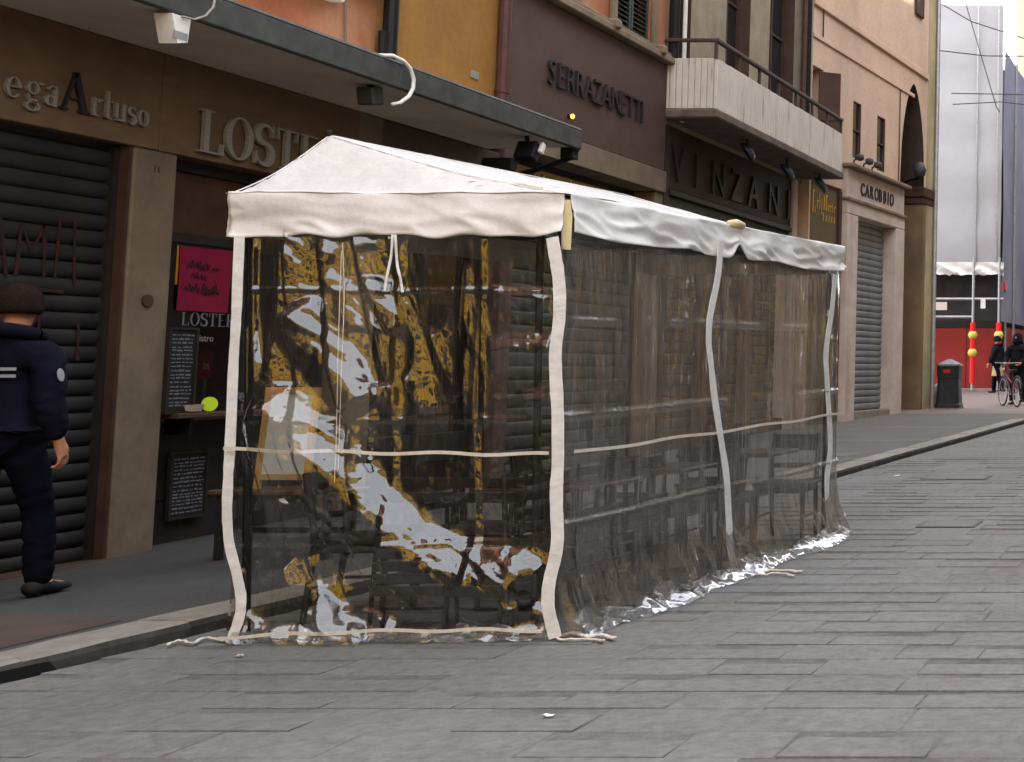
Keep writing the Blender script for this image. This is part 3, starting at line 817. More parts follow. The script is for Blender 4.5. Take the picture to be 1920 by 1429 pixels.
# pink poster on the glass
ps = thing('poster', 'bright pink handwritten poster taped inside the bistro door', 'poster', (xg+0.002, 9.95, 1.88))
MB().grid([[(xg+0.012+0.006*math.sin(a*5+b*3), 9.69+0.51*a, 1.885+0.495*b) for a in np.linspace(0,1,7)] for b in np.linspace(0,1,5)], flip=True).build('sheet', m_ppink, ps)
MB().box(xg+0.001, xg+0.004, 9.675, 9.695, 2.08, 2.38).build('orange_edge', m_ostrap, ps)
sb = MB()
def scrib(y0, y1, z, h, n, seed, wd=0.009, x=xg+0.0215):
    q = random.Random(seed); pts = []
    for i in range(n+1):
        pts.append(Vector((x, y0 + (y1-y0)*i/n + q.uniform(-.004,.004), z + (h*q.uniform(.35,1) if i % 2 else -h*q.uniform(0,.3)))))
    for a, b in zip(pts, pts[1:]):
        t = (b-a).normalized(); sb.ribbon([a,b], [Vector((1,0,0)).cross(t)*wd]*2, 0.002)
scrib(9.76,9.98,2.22,0.07,13,1); scrib(10.0,10.07,2.215,0.03,5,2); scrib(9.80,9.95,2.14,0.05,8,3); scrib(9.74,9.89,2.04,0.06,9,4,0.012); scrib(9.91,10.08,2.03,0.075,11,5,0.012)
sb.build('handwriting', m_ink, ps)
gsn = thing('window_lettering', 'faded white serif letters LOSTERIA bistro painted on the dark window', 'lettering', (xg, 10.0, 1.7))
y = 9.755
for ch in 'LOSTERIA':
    mb = MB(); adv = glyph(mb, ch, lambda u, v, w_: (xg+0.001+w_, y+u, 1.775+v), 0.1, 0.002); mb.build('letter', m_chalk, gsn); y += adv + .005
text_obj('bistro', 0.075, (xg+0.001, 9.9, 1.655), m_letter, 'small_word', gsn, depth=0.002)
# chalkboards
def chalkboard(x, y0, y1, z0, z1, label, n, grp='chalkboard menus by the bistro'):
    t = thing('chalkboard', label, 'chalkboard', (x, (y0+y1)/2, z0), group=grp)
    MB().bbox(x-0.012, x+0.004, y0, y1, z0, z1, 0.002).build('board', m_chalkb, t)
    f = MB(); f.box(x-.014,x+.016,y0-.018,y0,z0-.018,z1+.018).box(x-.014,x+.016,y1,y1+.018,z0-.018,z1+.018).box(x-.014,x+.015,y0,y1,z1,z1+.018).box(x-.014,x+.015,y0,y1,z0-.018,z0); f.build('frame', m_frame, t)
    cm_ = MB(); q = random.Random(n)
    z = z1-0.04
    while z > z0+0.03:
        y = y0+0.02
        while y < y1-0.03:
            l = q.uniform(.015,.05); l = min(l, y1-.015-y)
            cm_.box(x+.005, x+.0065, y, y+l, z-q.uniform(.002,.006), z+q.uniform(.003,.009)); y += l + q.uniform(.006,.016)
        z -= q.uniform(.022,.034)
    cm_.build('chalk_lines', m_chalk, t)
chalkboard(XF+0.022, 9.37, 9.60, 1.13, 1.73, 'tall chalkboard menu hung at eye level at the edge of the stone pillar', 3)
chalkboard(xg+0.075, 9.66, 9.98, 0.33, 0.80, 'low chalkboard menu standing under the wooden window ledge', 4)

# ---------------- canopy over the shops
cp = thing('canopy', 'long grey metal-edged canopy slab over the shop fronts, pale underneath', 'canopy', (XF+0.5, 6, 3.74))
MB().add([(XF,-2,3.737),(-6.87,-2,3.757),(-6.87,13.28,3.757),(XF,13.28,3.737),(XF,-2,3.85),(-6.87,-2,3.85),(-6.87,13.28,3.85),(XF,13.28,3.85)],[(0,1,2,3)[::-1],(4,5,6,7),(0,1,5,4),(1,2,6,5),(2,3,7,6),(3,0,4,7)]).build('soffit_slab', m_soffit, cp)
bm = MB()
for a, b in ((-2,4.05),(4.05,7.2),(7.2,10.4),(10.4,13.4)):
    bm.bbox(-6.868, -6.815, a, b-0.004, 3.745, 3.945, 0.012)
bm.tube([(-6.84,-2,3.95),(-6.84,13.38,3.95)], 0.026, 8)
bm.build('edge_beam', m_beam, cp)
MB().tube([(-6.85,13.36,3.75),(-6.9,13.36,3.66),(-7.3,13.36,3.52),(-7.72,13.36,3.42)], 0.028, 8).build('end_arm', m_black, cp)
MB().bbox(-7.0,-6.86,13.3,13.42,3.64,3.80,.01).build('end_bracket', m_black, cp)
sp = thing('floodlight', 'black floodlight with a white face under the end of the grey canopy', 'lamp', (-6.98, 12.7, 3.75))
MB().obox((-6.98,12.65,3.60), (1,0,0),(0,.9,-.43),(0,.43,.9),(.10,.06,.10),.015).build('housing', m_black, sp)
MB().obox((-6.86,12.69,3.64), (1,0,0),(0,.9,-.43),(0,.43,.9),(.02,.03,.06),.01).build('lamp_face', m_white, sp)
MB().tube([(-6.98,12.65,3.69),(-6.98,12.62,3.757)],0.02,8).build('bracket', m_black, sp)
MB().obox((-7.2,12.55,3.45), (1,0,0),(0,1,0),(0,0,1),(.16,.05,.07),.02).build('ballast', m_black, sp)
MB().tube([(-7.1,12.6,3.5),(-7.0,12.65,3.57)],0.02,8).build('ballast_arm', m_black, sp)
s2 = thing('speaker', 'small dark box speaker fixed under the canopy near the white hose', 'speaker', (-7.0, 10.4, 3.75))
MB().obox((-7.0,10.32,3.665),(1,0,0),(0,.97,.2),(0,-.2,.97),(.07,.07,.075),.012).build('cabinet', m_beam, s2); MB().box(-7.02,-6.98,10.3,10.34,3.735,3.757).build('bracket', m_black, s2)
s3 = thing('security_light', 'small white wedge-shaped sensor light under the canopy edge', 'lamp', (-6.85, 8.2, 3.74))
MB().prism([(-.075,0.0),(.075,0.0),(.06,-.16),(-.02,-.185)], lambda u,v,w_: (-6.93+w_, 8.19+u, 3.735+v), 0.12).build('housing', m_white, s3)
MB().box(-6.815,-6.808,8.14,8.245,3.58,3.63).build('lens', m_galv, s3)
cb = MB(); cb.tube([(-6.80,8.18,3.73),(-6.79,8.27,3.735),(-6.785,8.35,3.78),(-6.785,8.41,3.86),(-6.80,8.44,3.96),(-6.86,8.47,4.06),(-7.2,8.5,4.2),(-7.73,8.5,4.3)], 0.008, 6)
tag(cb.build('cable', m_letter, smooth=True), 'thin pale cable looping over the canopy edge to the white sensor light', 'cable')
ho = MB(); ho.tube([(-6.95,10.18,3.97),(-6.79,10.26,3.985),(-6.775,10.37,3.967),(-6.775,10.46,3.925),(-6.775,10.51,3.85),(-6.775,10.51,3.77),(-6.775,10.46,3.69),(-6.79,10.38,3.62),(-6.83,10.33,3.595)], 0.016, 8)
tag(ho.build('hose', m_white, smooth=True), 'white flexible hose curling over the canopy edge', 'hose')

# ---------------- B: ochre house
Bh = house('ochre_house', 'narrow ochre yellow house between two downpipes above the canopy', 11.45, 13.42, m_yellow, 3.86, 14.6, [(12.0,12.9,6.2,8.0),(12.0,12.9,9.8,11.6)])
for z in (6.2, 9.8):
    wn = sash(Bh, XF, 12.0, 12.9, z, z+1.8)
MB().bbox(XF-0.3, XF+0.004, 11.3, 11.63, gz(11)-.1, 3.735, 0.01).build('pillar', m_pillar, Bh)
MB().bbox(XF-0.3, XF-0.02, 11.634, 13.56, 3.28, 3.735, 0.006).build('fascia_panel', m_brown, Bh)
sf = MB()
for y in (11.63, 12.55, 13.46): sf.box(xg-0.03, xg+0.04, y, y+0.07, gz(12)+KH-.02, 3.277)
sf.box(xg-.03,xg+.038,11.7,13.46,2.6,2.66).box(xg-.03,xg+.038,11.7,13.46,gz(12),0.5)
shopB = sf.build('shop_front', m_frame, Bh)
for (a, b) in ((11.70,12.55),(12.62,13.46)):
    MB().box(xg-0.008, xg, a, b, 0.8, 2.6).build('pane', m_glass, shopB); MB().bbox(xg-.012, xg+.03, a, b, .502, .797, .01).build('stall_riser', m_frame, shopB); MB().box(xg-0.008, xg, a, b, 2.66, 3.27).build('pane', m_glass, shopB)
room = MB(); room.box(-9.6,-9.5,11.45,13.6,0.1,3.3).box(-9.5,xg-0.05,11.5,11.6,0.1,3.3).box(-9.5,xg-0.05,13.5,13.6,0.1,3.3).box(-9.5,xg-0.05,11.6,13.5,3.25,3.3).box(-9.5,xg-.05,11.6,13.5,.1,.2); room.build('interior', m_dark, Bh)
MB().box(XF+.001,XF+.012,12.92,13.05,4.42,4.5).build('meter_plate', m_letter, Bh)
dp = MB(); dp.tube([(XF+.085,11.53,3.97),(XF+.085,11.53,14.2)],0.062,10); 
d1 = thing('downpipe', 'black cast-iron downpipe between the orange wall and the ochre wall', 'downpipe', (XF+.085,11.53,3.9)); dp.build('pipe', m_black, d1)
MB().tube([(XF+.085,10.9,4.86),(XF+.085,11.46,4.86)],0.05,10).build('branch', m_black, d1)
MB().tube([(XF+.085,11.44,4.2),(XF+.085,11.44,4.5)],[0.03,0.045],8).build('clamp', m_black, d1)
d2 = thing('downpipe', 'dark red downpipe at the left edge of the brown sign panel', 'downpipe', (XF+.07,13.4,3.9))
MB().tube([(XF+.075,13.37,4.0),(XF+.075,13.37,14.2)],0.062,10).build('pipe', m_copper, d2)
for z in (4.35, 6.3): MB().tube([(XF+.075,13.37,z),(XF+.075,13.37,z+.05)],0.072,10).build('clamp', m_copper, d2)
wr = MB(); wr.tube([(XF+.02,11.15,3.98),(XF+.02,11.05,4.2),(XF+.02,11.0,4.8),(XF+.02,11.0,6)],0.012,6).tube([(XF+.02,10.6,3.99),(XF+.02,10.9,3.985),(XF+.02,11.1,4.03)],0.008,5)
tag(wr.build('cable', m_cornice), 'pale wall cable running down the orange wall beside the black downpipe', 'cable')
w2 = MB(); w2.tube([(XF+.012,13.02,3.95),(XF+.012,13.0,4.12),(XF+.012,12.95,4.2)],0.01,5); tag(w2.build('cable_stub', m_copper), 'short dark cable stub on the ochre wall above the canopy', 'cable')

# ---------------- C: house with the brown sign panel
winC = [(15.9,16.9,5.78,7.5),(13.95,14.85,5.78,7.5),(15.9,16.9,9.0,10.8),(13.95,14.85,9.0,10.8)]
C = house('terracotta_house', 'terracotta house with green louvred windows above the brown shop panel', 13.43, 17.4, m_orange, 5.55, 14.2, winC)
MB().box(XF-0.35, XF, 13.43, 17.4, 3.83, 5.55).build('band_wall', m_cornice, C)
MB().bbox(XF+.001, XF+0.055, 13.53, 17.36, 4.135, 5.60, 0.008).build('sign_panel', m_brown, C)
MB().bbox(XF, XF+0.16, 13.45, 17.42, 5.604, 5.70, 0.015).bbox(XF, XF+0.10, 13.45, 17.42, 5.703, 5.77, 0.01).build('cornice', m_cornice, C)
for a in (14.0,15.6,16.9): MB().bbox(XF+.02,XF+.2,a,a+.12,5.66,5.78,.02).build('corbel', m_cornice, C)
MB().bbox(XF+.001, XF+0.07, 13.83, 17.4, 3.835, 4.13, 0.008).build('lintel', m_pillar, C)
MB().bbox(XF-0.3, XF+0.02, 13.58, 13.825, gz(13)-.1, 3.83, 0.008).build('pillar', m_brown, C)
MB().bbox(XF-0.3, XF+0.03, 17.17, 17.4, gz(17)-.1, 3.83, 0.01).build('pillar', m_pillar, C)
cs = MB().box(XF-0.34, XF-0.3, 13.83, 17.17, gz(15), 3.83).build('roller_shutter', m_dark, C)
slats(cs, XF-0.2, 13.85, 17.15, gz(15.5)+KH-.02, 3.12, 0.155, m_shut3, 0.014)
MB().box(XF-0.28, XF-0.15, 13.83, 17.17, 3.12, 3.2).build('shutter_head', m_frame, C)
gl_ = MB().box(XF-0.27, XF-0.26, 13.83, 17.17, 3.2, 3.83).build('transom_glass', m_window, C)
q = random.Random(5)
y = 14.0
while y < 17.1:
    for k, (dy, lean) in enumerate(((0,.05),(.13,0),(.24,0))):
        if y+dy+lean < 17.1: MB().tube([(XF-.245,y+dy,3.22),(XF-.245,y+dy+lean,3.22+.5*q.uniform(.7,1))],0.008,5).build('grille_bar', m_galv, gl_)
    y += 0.62
sgC = thing('shop_sign', 'dark raised letters SERRAZANETTI on the brown panel', 'sign', (XF+.055, 15.4, 4.7))
wtxt = 'SERRAZANETTI'; y = 14.26
adv = dict(S=.185,E=.175,R=.20,A=.22,Z=.19,N=.225,T=.185,I=.09)
for ch in wtxt:
    text_obj(ch, 0.43, (XF+0.058, y, 4.655), m_letd, 'letter', sgC, depth=0.035, bold=-0.004, sx=0.82)
    y += adv[ch]*1.06
wl = thing('wall_lamp', 'small glowing amber lamp on the brown sign panel', 'lamp', (XF+.06, 14.78, 4.38))
MB().tube([(XF+.056,14.78,4.38),(XF+.09,14.78,4.38)],0.03,10).build('holder', m_black, wl); MB().tube([(XF+.09,14.78,4.38),(XF+.11,14.78,4.38),(XF+.125,14.78,4.38)],[.026,.03,.012],10).build('bulb', m_lamp, wl)
for a in winC:
    wn = sash(C, XF, *a)
    f = MB(); z0, z1 = a[2], a[3]
    f.bbox(XF+.001,XF+.05,a[0]-.14,a[0],z0-.0,z1+.14,.01).bbox(XF+.001,XF+.05,a[1],a[1]+.14,z0,z1+.14,.01).bbox(XF+.001,XF+.048,a[0],a[1],z1,z1+.14,.01)
    f.build('surround', m_cornice, wn)
    ym = (a[0]+a[1])/2
    for (p, r_) in ((a[0]+.02, ym-.01),(ym+.01, a[1]-.02)):
        lv = MB(); lv.box(XF-.06,XF-.02,p,p+.05,z0,z1).box(XF-.06,XF-.02,r_-.05,r_,z0,z1).box(XF-.06,XF-.021,p+.05,r_-.05,z0,z0+.06).box(XF-.06,XF-.021,p+.05,r_-.05,z1-.06,z1)
        sh = lv.build('shutter', m_green, C)
        z = z0+.08; me = None
        Mi = WM[C].inverted()
        while z < z1-.08:
            if me is None:
                ob = MB().obox((XF-.04,(p+r_)/2,z),(.78,0,-.62),(0,1,0),(.62,0,.78),(.028,(r_-p)/2-.05,.004)).build('louvre', m_green, sh); z00 = z; me = ob.data
            else:
                ob = bpy.data.objects.new('louvre', me); COL.objects.link(ob); ob.parent = sh; ob.location = (0,0,z-z00)
            z += .062
d3 = thing('downpipe', 'black downpipe at the corner between the terracotta house and the balcony house', 'downpipe', (XF+.08,17.42,5))
MB().tube([(XF+.09,17.44,5.7),(XF+.09,17.44,14.2)],0.07,10).build('pipe', m_black, d3)
d4 = thing('downpipe', 'thin white pipe beside the black downpipe above the balcony', 'downpipe', (XF+.2,17.62,4.9))
MB().tube([(XF+.16,17.62,4.86),(XF+.16,17.62,14)],0.03,8).build('pipe', m_white, d4)

# ---------------- D: house with the balcony
winD = [(17.58,18.19,5.02,8.4),(19.47,20.46,5.02,8.4),(21.33,22.56,5.02,8.4),(17.58,18.19,9.2,12),(19.47,20.46,9.2,12),(21.33,22.56,9.2,12)]
D = house('balcony_house', 'beige stone house with tall dark windows over a long ribbed balcony', 17.4, 23.12, m_pier, 4.8, 14.5, winD)
for a in winD:
    wn = sash(D, XF, *a, deep=0.22, bars=2)
    MB().box(XF-.215,XF-.003,a[1]-.012,a[1]-.001,a[2],a[3]).build('reveal', m_reveal, wn)
bl = thing('balcony', 'long pale concrete balcony with vertical ribs and a rusty rail', 'balcony', (-7.3, 20.2, 4.87))
MB().bbox(XF, -6.98, 17.33, 23.13, 4.868, 4.995, 0.02).build('slab', m_slab, bl)
rb = MB()
n = 64
for i in range(n):
    a = 17.36 + (23.1-17.36)*i/n; b_ = 17.36 + (23.1-17.36)*(i+1)/n
    rb.bbox(-7.06, -7.012 + random.uniform(-.003,.003), a+.003, b_-.003, 4.998, 5.70 + random.uniform(-.006,.006), .008)
rb.build('ribbed_front', m_balc, bl)
for (ya, yb) in ((17.345,17.40),(23.06,23.115)):
    rb = MB()
    for i in range(8):
        a = XF + 0.002 + (-7.063-XF)*i/8; b_ = XF + 0.002 + (-7.063-XF)*(i+1)/8
        rb.bbox(a+.003, b_-.003, ya, yb, 4.998, 5.70, .008)
    rb.build('ribbed_end', m_balc, bl)
MB().bbox(-7.075,-7.0,17.34,23.12,5.93,5.985,.01).bbox(XF,-7.077,17.34,17.40,5.932,5.98,.01).bbox(XF,-7.077,23.06,23.12,5.932,5.98,.01).build('top_rail', m_rail, bl)
for y in np.linspace(17.37,23.09,8): MB().box(-7.06,-7.02,y-.02,y+.02,5.70,5.93).build('rail_post', m_rail, bl)
lab = ('nearest of the three dark lamps hanging under the balcony','middle of the three dark lamps hanging under the balcony','farthest of the three dark lamps hanging under the balcony')
for (y, z), l in zip(((19.0,4.74),(20.75,4.70),(22.45,4.74)), lab):
    t = thing('floodlight', l, 'lamp', (-7.2, y, 4.868), group='lamps under the balcony')
    s_ = MB(); s_.lathe((0,0,0), [(0.03,0.10),(0.12,0.07),(0.175,0.0),(0.165,-0.012),(0.02,-0.02)][::-1], 18)
    Mx = Matrix.Translation((-7.2, y, z-0.07)) @ Matrix.Rotation(R(52), 4, 'Y') @ Matrix.Rotation(R(-18), 4, 'X')
    s_.v = [tuple(Mx @ Vector(p)) for p in s_.v]; s_.build('shade', pm('lamp_enamel', (0.04,0.045,0.065), 0.3), t, smooth=True)
    MB().tube([(-7.2,y,4.868),(-7.2,y,z-0.02)],0.018,8).build('stem', m_black, t)
# ground-floor shop
MB().box(XF-.3, XF+.03, 17.42, 17.58, gz(18)-.1, 4.8).build('pilaster', m_frame, D)
MB().bbox(XF-.3, XF+.02, 17.584, 22.55, 3.93, 4.8, .006).build('sign_band', pm('dark_brown_band', (0.035,0.021,0.019), 0.6, (0.026,0.017,0.016), ns=3), D)
MB().bbox(XF-.3, XF+.05, 17.584, 22.55, 3.84, 3.926, .01).build('band_ledge', m_frame, D)
MB().bbox(XF-.3, XF-.01, 17.584, 22.55, 3.5, 3.836, .01).build('lintel', pm('grey_lintel', (0.085,0.082,0.07), 0.8, (0.06,0.058,0.05), ns=3), D)
MB().bbox(XF-.3, XF+.06, 22.552, 22.80, gz(22)-.1, 4.80, .012).build('pillar', m_carob, D)
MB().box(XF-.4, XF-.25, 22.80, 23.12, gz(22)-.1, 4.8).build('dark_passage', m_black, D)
dsh = MB().box(XF-.34, XF-.3, 17.584, 22.552, gz(18), 3.5).build('roller_shutter', m_dark, D)
for (a, b) in ((17.6,19.15),(19.3,20.85),(21.0,22.54)):
    slats(dsh, XF-.22, a, b, gz(19.5)+KH+.25, 3.5, .155, m_shut3, .014)
for y in (19.15,20.85): MB().bbox(XF-.3,XF-.05,y+.002,y+.148,gz(19),3.497,.01).build('pillar', m_brown, D)
MB().box(XF-.3,XF-.04,17.584,22.55,gz(18)-.1,gz(19.5)+KH+.25).build('base_course', m_redjamb, D)
sgD = thing('shop_sign', 'dark letters VINZANI on the shadowed band beneath the balcony', 'sign', (XF, 20, 4.3))
for ch, y in zip('VINZANI', (17.62,18.38,18.98,19.75,20.46,21.35,22.28)):
    text_obj(ch, 0.72, (XF+.022, y, 4.06), m_black, 'letter', sgD, depth=.03, sx=1.0, bold=0.004)

# ---------------- E: salmon house, slightly turned
E0 = Vector((-7.6, 23.12, 0)); ED = Vector((.0995,.995,0)).normalized(); EN = Vector((.995,-.0995,0)).normalized()
def em(mb):                      # x = outward, y = along the front
    mb.v = [tuple(E0 + EN*p[0] + ED*p[1] + Vector((0,0,p[2]))) for p in mb.v]; return mb
E = thing('salmon_house', 'tall salmon pink house with a pointed archway at the street corner', 'building', (-7.3, 26.5, gz(26)+KH))
mb = MB()
hE = [(1.95,2.37,5.60,6.74),(3.24,3.70,5.56,6.70),(0.02,0.5,5.2,7.0),(1.55,4.72,-1,5.44),(0.06,1.5,-1,4.9)]
facade(mb, -.35, 0, 0, 4.64, 0.2, 13.5, hE)
# archway part: opening 4.64..6.2
def arch_z(u):                   # pointed arch
    a, b, zs, zt = 4.64, 6.2, 5.6, 7.84
    h = (b-a)/2; c = (a+b)/2
    t = abs(u-c)/h
    return zs + (zt-zs)*math.sqrt(max(0, 1-t**1.6))
us = np.linspace(4.64, 6.2, 25)
for ua, ub in zip(us, us[1:]):
    za, zb = arch_z(ua), arch_z(ub)
    mb.add([(0,ua,za),(0,ub,zb),(0,ub,13.5),(0,ua,13.5)], [(0,1,2,3)])
mb.box(-3.2, 0, 6.2, 6.95, 5.6, 13.5)
mb.box(-8, -.36, 0, .2, 4.6, 13.5)
mb.box(-8, -3.25, 4.4, 6.95, 0.2, 13.5)
em(mb).build('wall', m_salmon, E)
mb = MB()
for ua, ub in zip(us, us[1:]):
    mb.add([(0,ua,arch_z(ua)),(-3.2,ua,arch_z(ua)),(-3.2,ub,arch_z(ub)),(0,ub,arch_z(ub))], [(0,1,2,3)])
mb.box(-3.2, -.352, 4.5, 4.638, 0.2, 7)
em(mb).build('arch_vault', pm('vault_brown', (0.05,0.035,0.03), 0.9, (0.08,0.055,0.045), ns=2), E)  # vault lining darker than the walls
m_arch = pm('arch_pier', (0.26,0.17,0.085), 0.85, (0.17,0.11,0.065), ns=1.2, bump=.2, bs=30, streak=((0.10,0.085,0.06),.9,(1,1,.5),.5,.72))
em(MB().bbox(-3.2,-.002,6.201,6.80,0.2,5.597,.01)).build('arch_pier', m_arch, E)
em(MB().bbox(-3.2,.06,6.12,6.83,5.36,5.6,.03).bbox(-3.2,.03,6.15,6.82,5.2,5.357,.03)).build('impost', m_redjamb, E)
em(MB().box(-.0015,.012,6.35,6.95,.2,13.5)).build('corner_strip', pm('yellowed_quoin', (0.50,0.42,0.25), .85, (0.38,0.32,0.2), ns=2, streak=((0.25,0.2,0.13),1.5,(1,1,.3),.55,.8)), E)
em(MB().tube([(.06,6.86,.5),(.06,6.86,13.5)],.05,8)).build('drain_pipe', m_galv, E)
em(MB().bbox(.001,.05,-.0,6.3,8.12,8.26,.012)).build('string_course', m_salmon, E)
em(MB().bbox(.001,.03,-.0,5.4,7.52,7.6,.01)).build('string_course', m_salmon, E)
em(MB().tube([(.04,.35,7.6),(.04,.35,8.12)],.015,6)).build('wall_cable', m_redjamb, E); em(MB().tube([(.02,4.5,5.5),(.02,4.5,7.5)],.012,6)).build('wall_cable', m_redjamb, E)
em(MB().bbox(.001,.06,5.35,5.85,9.45,11.5,.01)).build('shutter', m_reveal, E)
for (a, b, c, d) in hE[:2]:
    wn = em(MB().box(-.08,-.05,a,b,c,d)).build('window', m_window, E)
    em(MB().box(-.05,-.01,a,a+.03,c,d).box(-.05,-.002,b-.03,b-.001,c,d).box(-.05,-.012,a+.03,b-.03,(c+d)/2-.02,(c+d)/2+.02)).build('frame', m_reveal, wn)
wn = em(MB().box(-.25,-.22,.02,.5,5.2,7.0)).build('window', m_window, E)
em(MB().obox((.14,.47,6.1),(.8,.6,0),(-.6,.8,0),(0,0,1),(.2,.015,.85),.008)).build('open_shutter', m_reveal, wn)
em(MB().obox((.03,.62,6.05),(0,1,0),(1,0,0),(0,0,1),(.1,.02,.72),.008)).build('folded_shutter', m_cornice, wn)
# gold panel bay
em(MB().bbox(-.3,-.05,.06,1.5,gz(24)-.1,4.9,.006)).build('gold_panel', m_goldp, E)
em(MB().bbox(-.3,.01,1.38,1.5,gz(24)-.1,4.85,.01)).build('dark_post', m_copper, E)
sgE = thing('shop_sign', 'small gold letters on the dull brass panel left of the shuttered doorway', 'sign', (-7.5, 24.0, 4.3))
q = random.Random(8); u = .25
gm = MB()
for k in range(11):
    h = q.choice([.13,.16,.28,.3]) if k else .42
    z = 4.40 - (0.09 if q.random() < .25 else 0)
    gm.box(-.048,-.04,u,u+q.choice([.03,.05]),z,z+h)
    if q.random() < .5: gm.box(-.048,-.0405,u+.03,u+.09,z+h-.03,z+h)
    u += .098
for k in range(5): gm.box(-.048,-.04,.72+k*.13,.76+k*.13,4.2,4.2+q.uniform(.08,.17))
em(gm).build('gold_lettering', m_gold, sgE)['kind'] = 'stuff'
# painted doorway with grey roller shutter
fr = MB()
fr.bbox(-.25,.10,1.56,2.10,gz(25)-.1,4.44,.015).bbox(-.25,.10,4.22,4.72,gz(27)-.1,4.44,.015).bbox(-.25,.10,1.56,4.72,4.443,4.72,.015).bbox(-.25,.08,1.56,4.72,4.723,5.34,.015)
cd = em(fr).build('painted_doorway', m_carob, E)
em(MB().bbox(-.1,.22,1.48,4.80,5.343,5.42,.015).bbox(-.1,.14,1.52,4.76,4.70,4.76,.008)).build('moulding', m_cornice, cd)
rs2 = em(MB().box(-.32,-.28,2.1,4.22,gz(26),4.44)).build('roller_shutter', m_dark, E)
pit = .135
pr = [(-.012,0),(0,.006),(.018,pit*.3),(.022,pit*.55),(.016,pit*.82),(0,pit*.955),(-.012,pit*.96)]
base = MB(); nn = len(pr)
base.add([(a-.2,2.1,c) for a,c in pr]+[(a-.2,4.22,c) for a,c in pr],[(i,i+1,i+nn+1,i+nn) for i in range(nn-1)])
o0 = em(base).build('slat', m_shut2, rs2); k = 0; z = gz(26)+KH+.15
o0.location = (0,0,z)
while z < 4.3:
    z += pit; ob = bpy.data.objects.new('slat', o0.data); COL.objects.link(ob); ob.parent = rs2; ob.location = (0,0,z)
em(MB().box(-.25,.02,2.1,4.22,gz(26)-.2,gz(26)+KH+.14)).build('door_step', m_concrete, E)
sgF = thing('shop_sign', 'black condensed letters CAROBBIO on the painted doorway frieze', 'sign', (-7.3, 26.2, 4.9))
u = 2.2
for ch in 'CAROBBIO':
    fn = lambda p, u=u: tuple(E0 + EN*(.085+p[2]+.008) + ED*(u+p[0]*.82) + Vector((0,0,4.885+p[1])))
    text_obj(ch, .36, (0,0,0), m_letd, 'letter', sgF, depth=.016, bold=.007, rot=fn)
    u += .245 if ch != 'I' else .13
for (u, l) in ((1.75,'first of three small round lamps on the cornice above the lettered doorway'),(2.25,'middle of three small round lamps on the cornice above the lettered doorway'),(2.7,'last of three small round lamps on the cornice above the lettered doorway')):
    t = thing('spot_lamp', l, 'lamp', tuple(E0+EN*.2+ED*u+Vector((0,0,5.42))), group='lamps on the cornice')
    em(MB().tube([(.12,u,5.42),(.12,u,5.5),(.2,u,5.56)],.018,8)).build('arm', m_black, t)
    s_ = MB(); s_.lathe((.24,u,5.56),[(.02,.07),(.07,.05),(.085,0),(.07,-.05),(.02,-.07)][::-1],12); em(s_).build('head', m_beam, t, smooth=True)
gm = MB(); gm.lathe((.0,5.9,5.78),[(.03,0),(.12,.05),(.15,.18),(.10,.32),(.03,.36)],12)
t = thing('lantern', 'dark lantern on an arm inside the pointed archway', 'lamp', tuple(E0+ED*5.9+Vector((0,0,5.6))))
em(gm).build('lantern_glass', m_beam, t, smooth=True); em(MB().tube([(-.5,6.15,5.7),(0,5.9,5.78)],.03,8)).build('arm', m_black, t)
dE = thing('downpipe', 'black downpipe at the left edge of the salmon house', 'downpipe', (XF+.1,23.0,5.0))
MB().tube([(XF+.1,22.98,4.99),(XF+.1,22.98,14)],.07,10).build('pipe', m_black, dE)
MB().tube([(XF+.1,22.98,8.5),(XF+.1,22.98,8.56)],.10,10).build('collar', m_black, dE)
MB().tube([(XF+.12,22.76,4.99),(XF+.12,22.76,14)],.045,8).build('second_pipe', m_copper, dE)
# ================================================================== far end of the street
YS = 41.0
S = thing('scaffolded_building', 'building wrapped in white scaffold sheeting at the end of the street', 'building', (-9.5, YS, 0.7))
rows = []
for z in np.linspace(4.75, 13.0, 26):
    rows.append([(x, YS - 0.9 + 0.05*math.sin(x*2.1+z*.4) + 0.03*math.sin(z*3.1), z) for x in np.linspace(-16, -7.12, 60)])
MB().grid(rows).build('sheeting', m_sheet, S, smooth=True)
rows = []
for k, z in enumerate(np.linspace(4.36, 4.76, 8)):
    rows.append([(x, YS - 0.95 + 0.07*math.sin(x*7+k)*(1-k/8) + random.uniform(-.05,.05)*(1-k/8), z + random.uniform(-.03,.03)*(1-k/8)) for x in np.linspace(-16, -7.0, 90)])
MB().grid(rows).build('sheeting_hem', m_white, S, smooth=True)
for x in (-7.9, -7.25): MB().box(x-.022, x+.022, YS-1.0, YS-.96, 4.76, 13.0).build('sheeting_seam', m_galv, S)
MB().box(-16, -7.2, YS+.4, YS+8, 0.4, 11.2).build('wall', pm('old_plaster', (0.05,0.045,0.045), .9, (0.08,0.07,0.07), ns=2), S)
for x0 in np.arange(-16, -7.2, 1.1):
    MB().bbox(x0+.005, x0+1.09, YS-.12, YS-.06, 0.72, 2.72, .01).build('hoarding_panel', m_hoard, S)
MB().box(-16,-7.1,YS-.14,YS-.05,2.722,2.95).build('hoarding_cap', m_frame, S)
MB().bbox(-16,-6.9,YS-.5,YS-.142,0.4,0.80,.02).build('base_kerb', m_concrete, S)
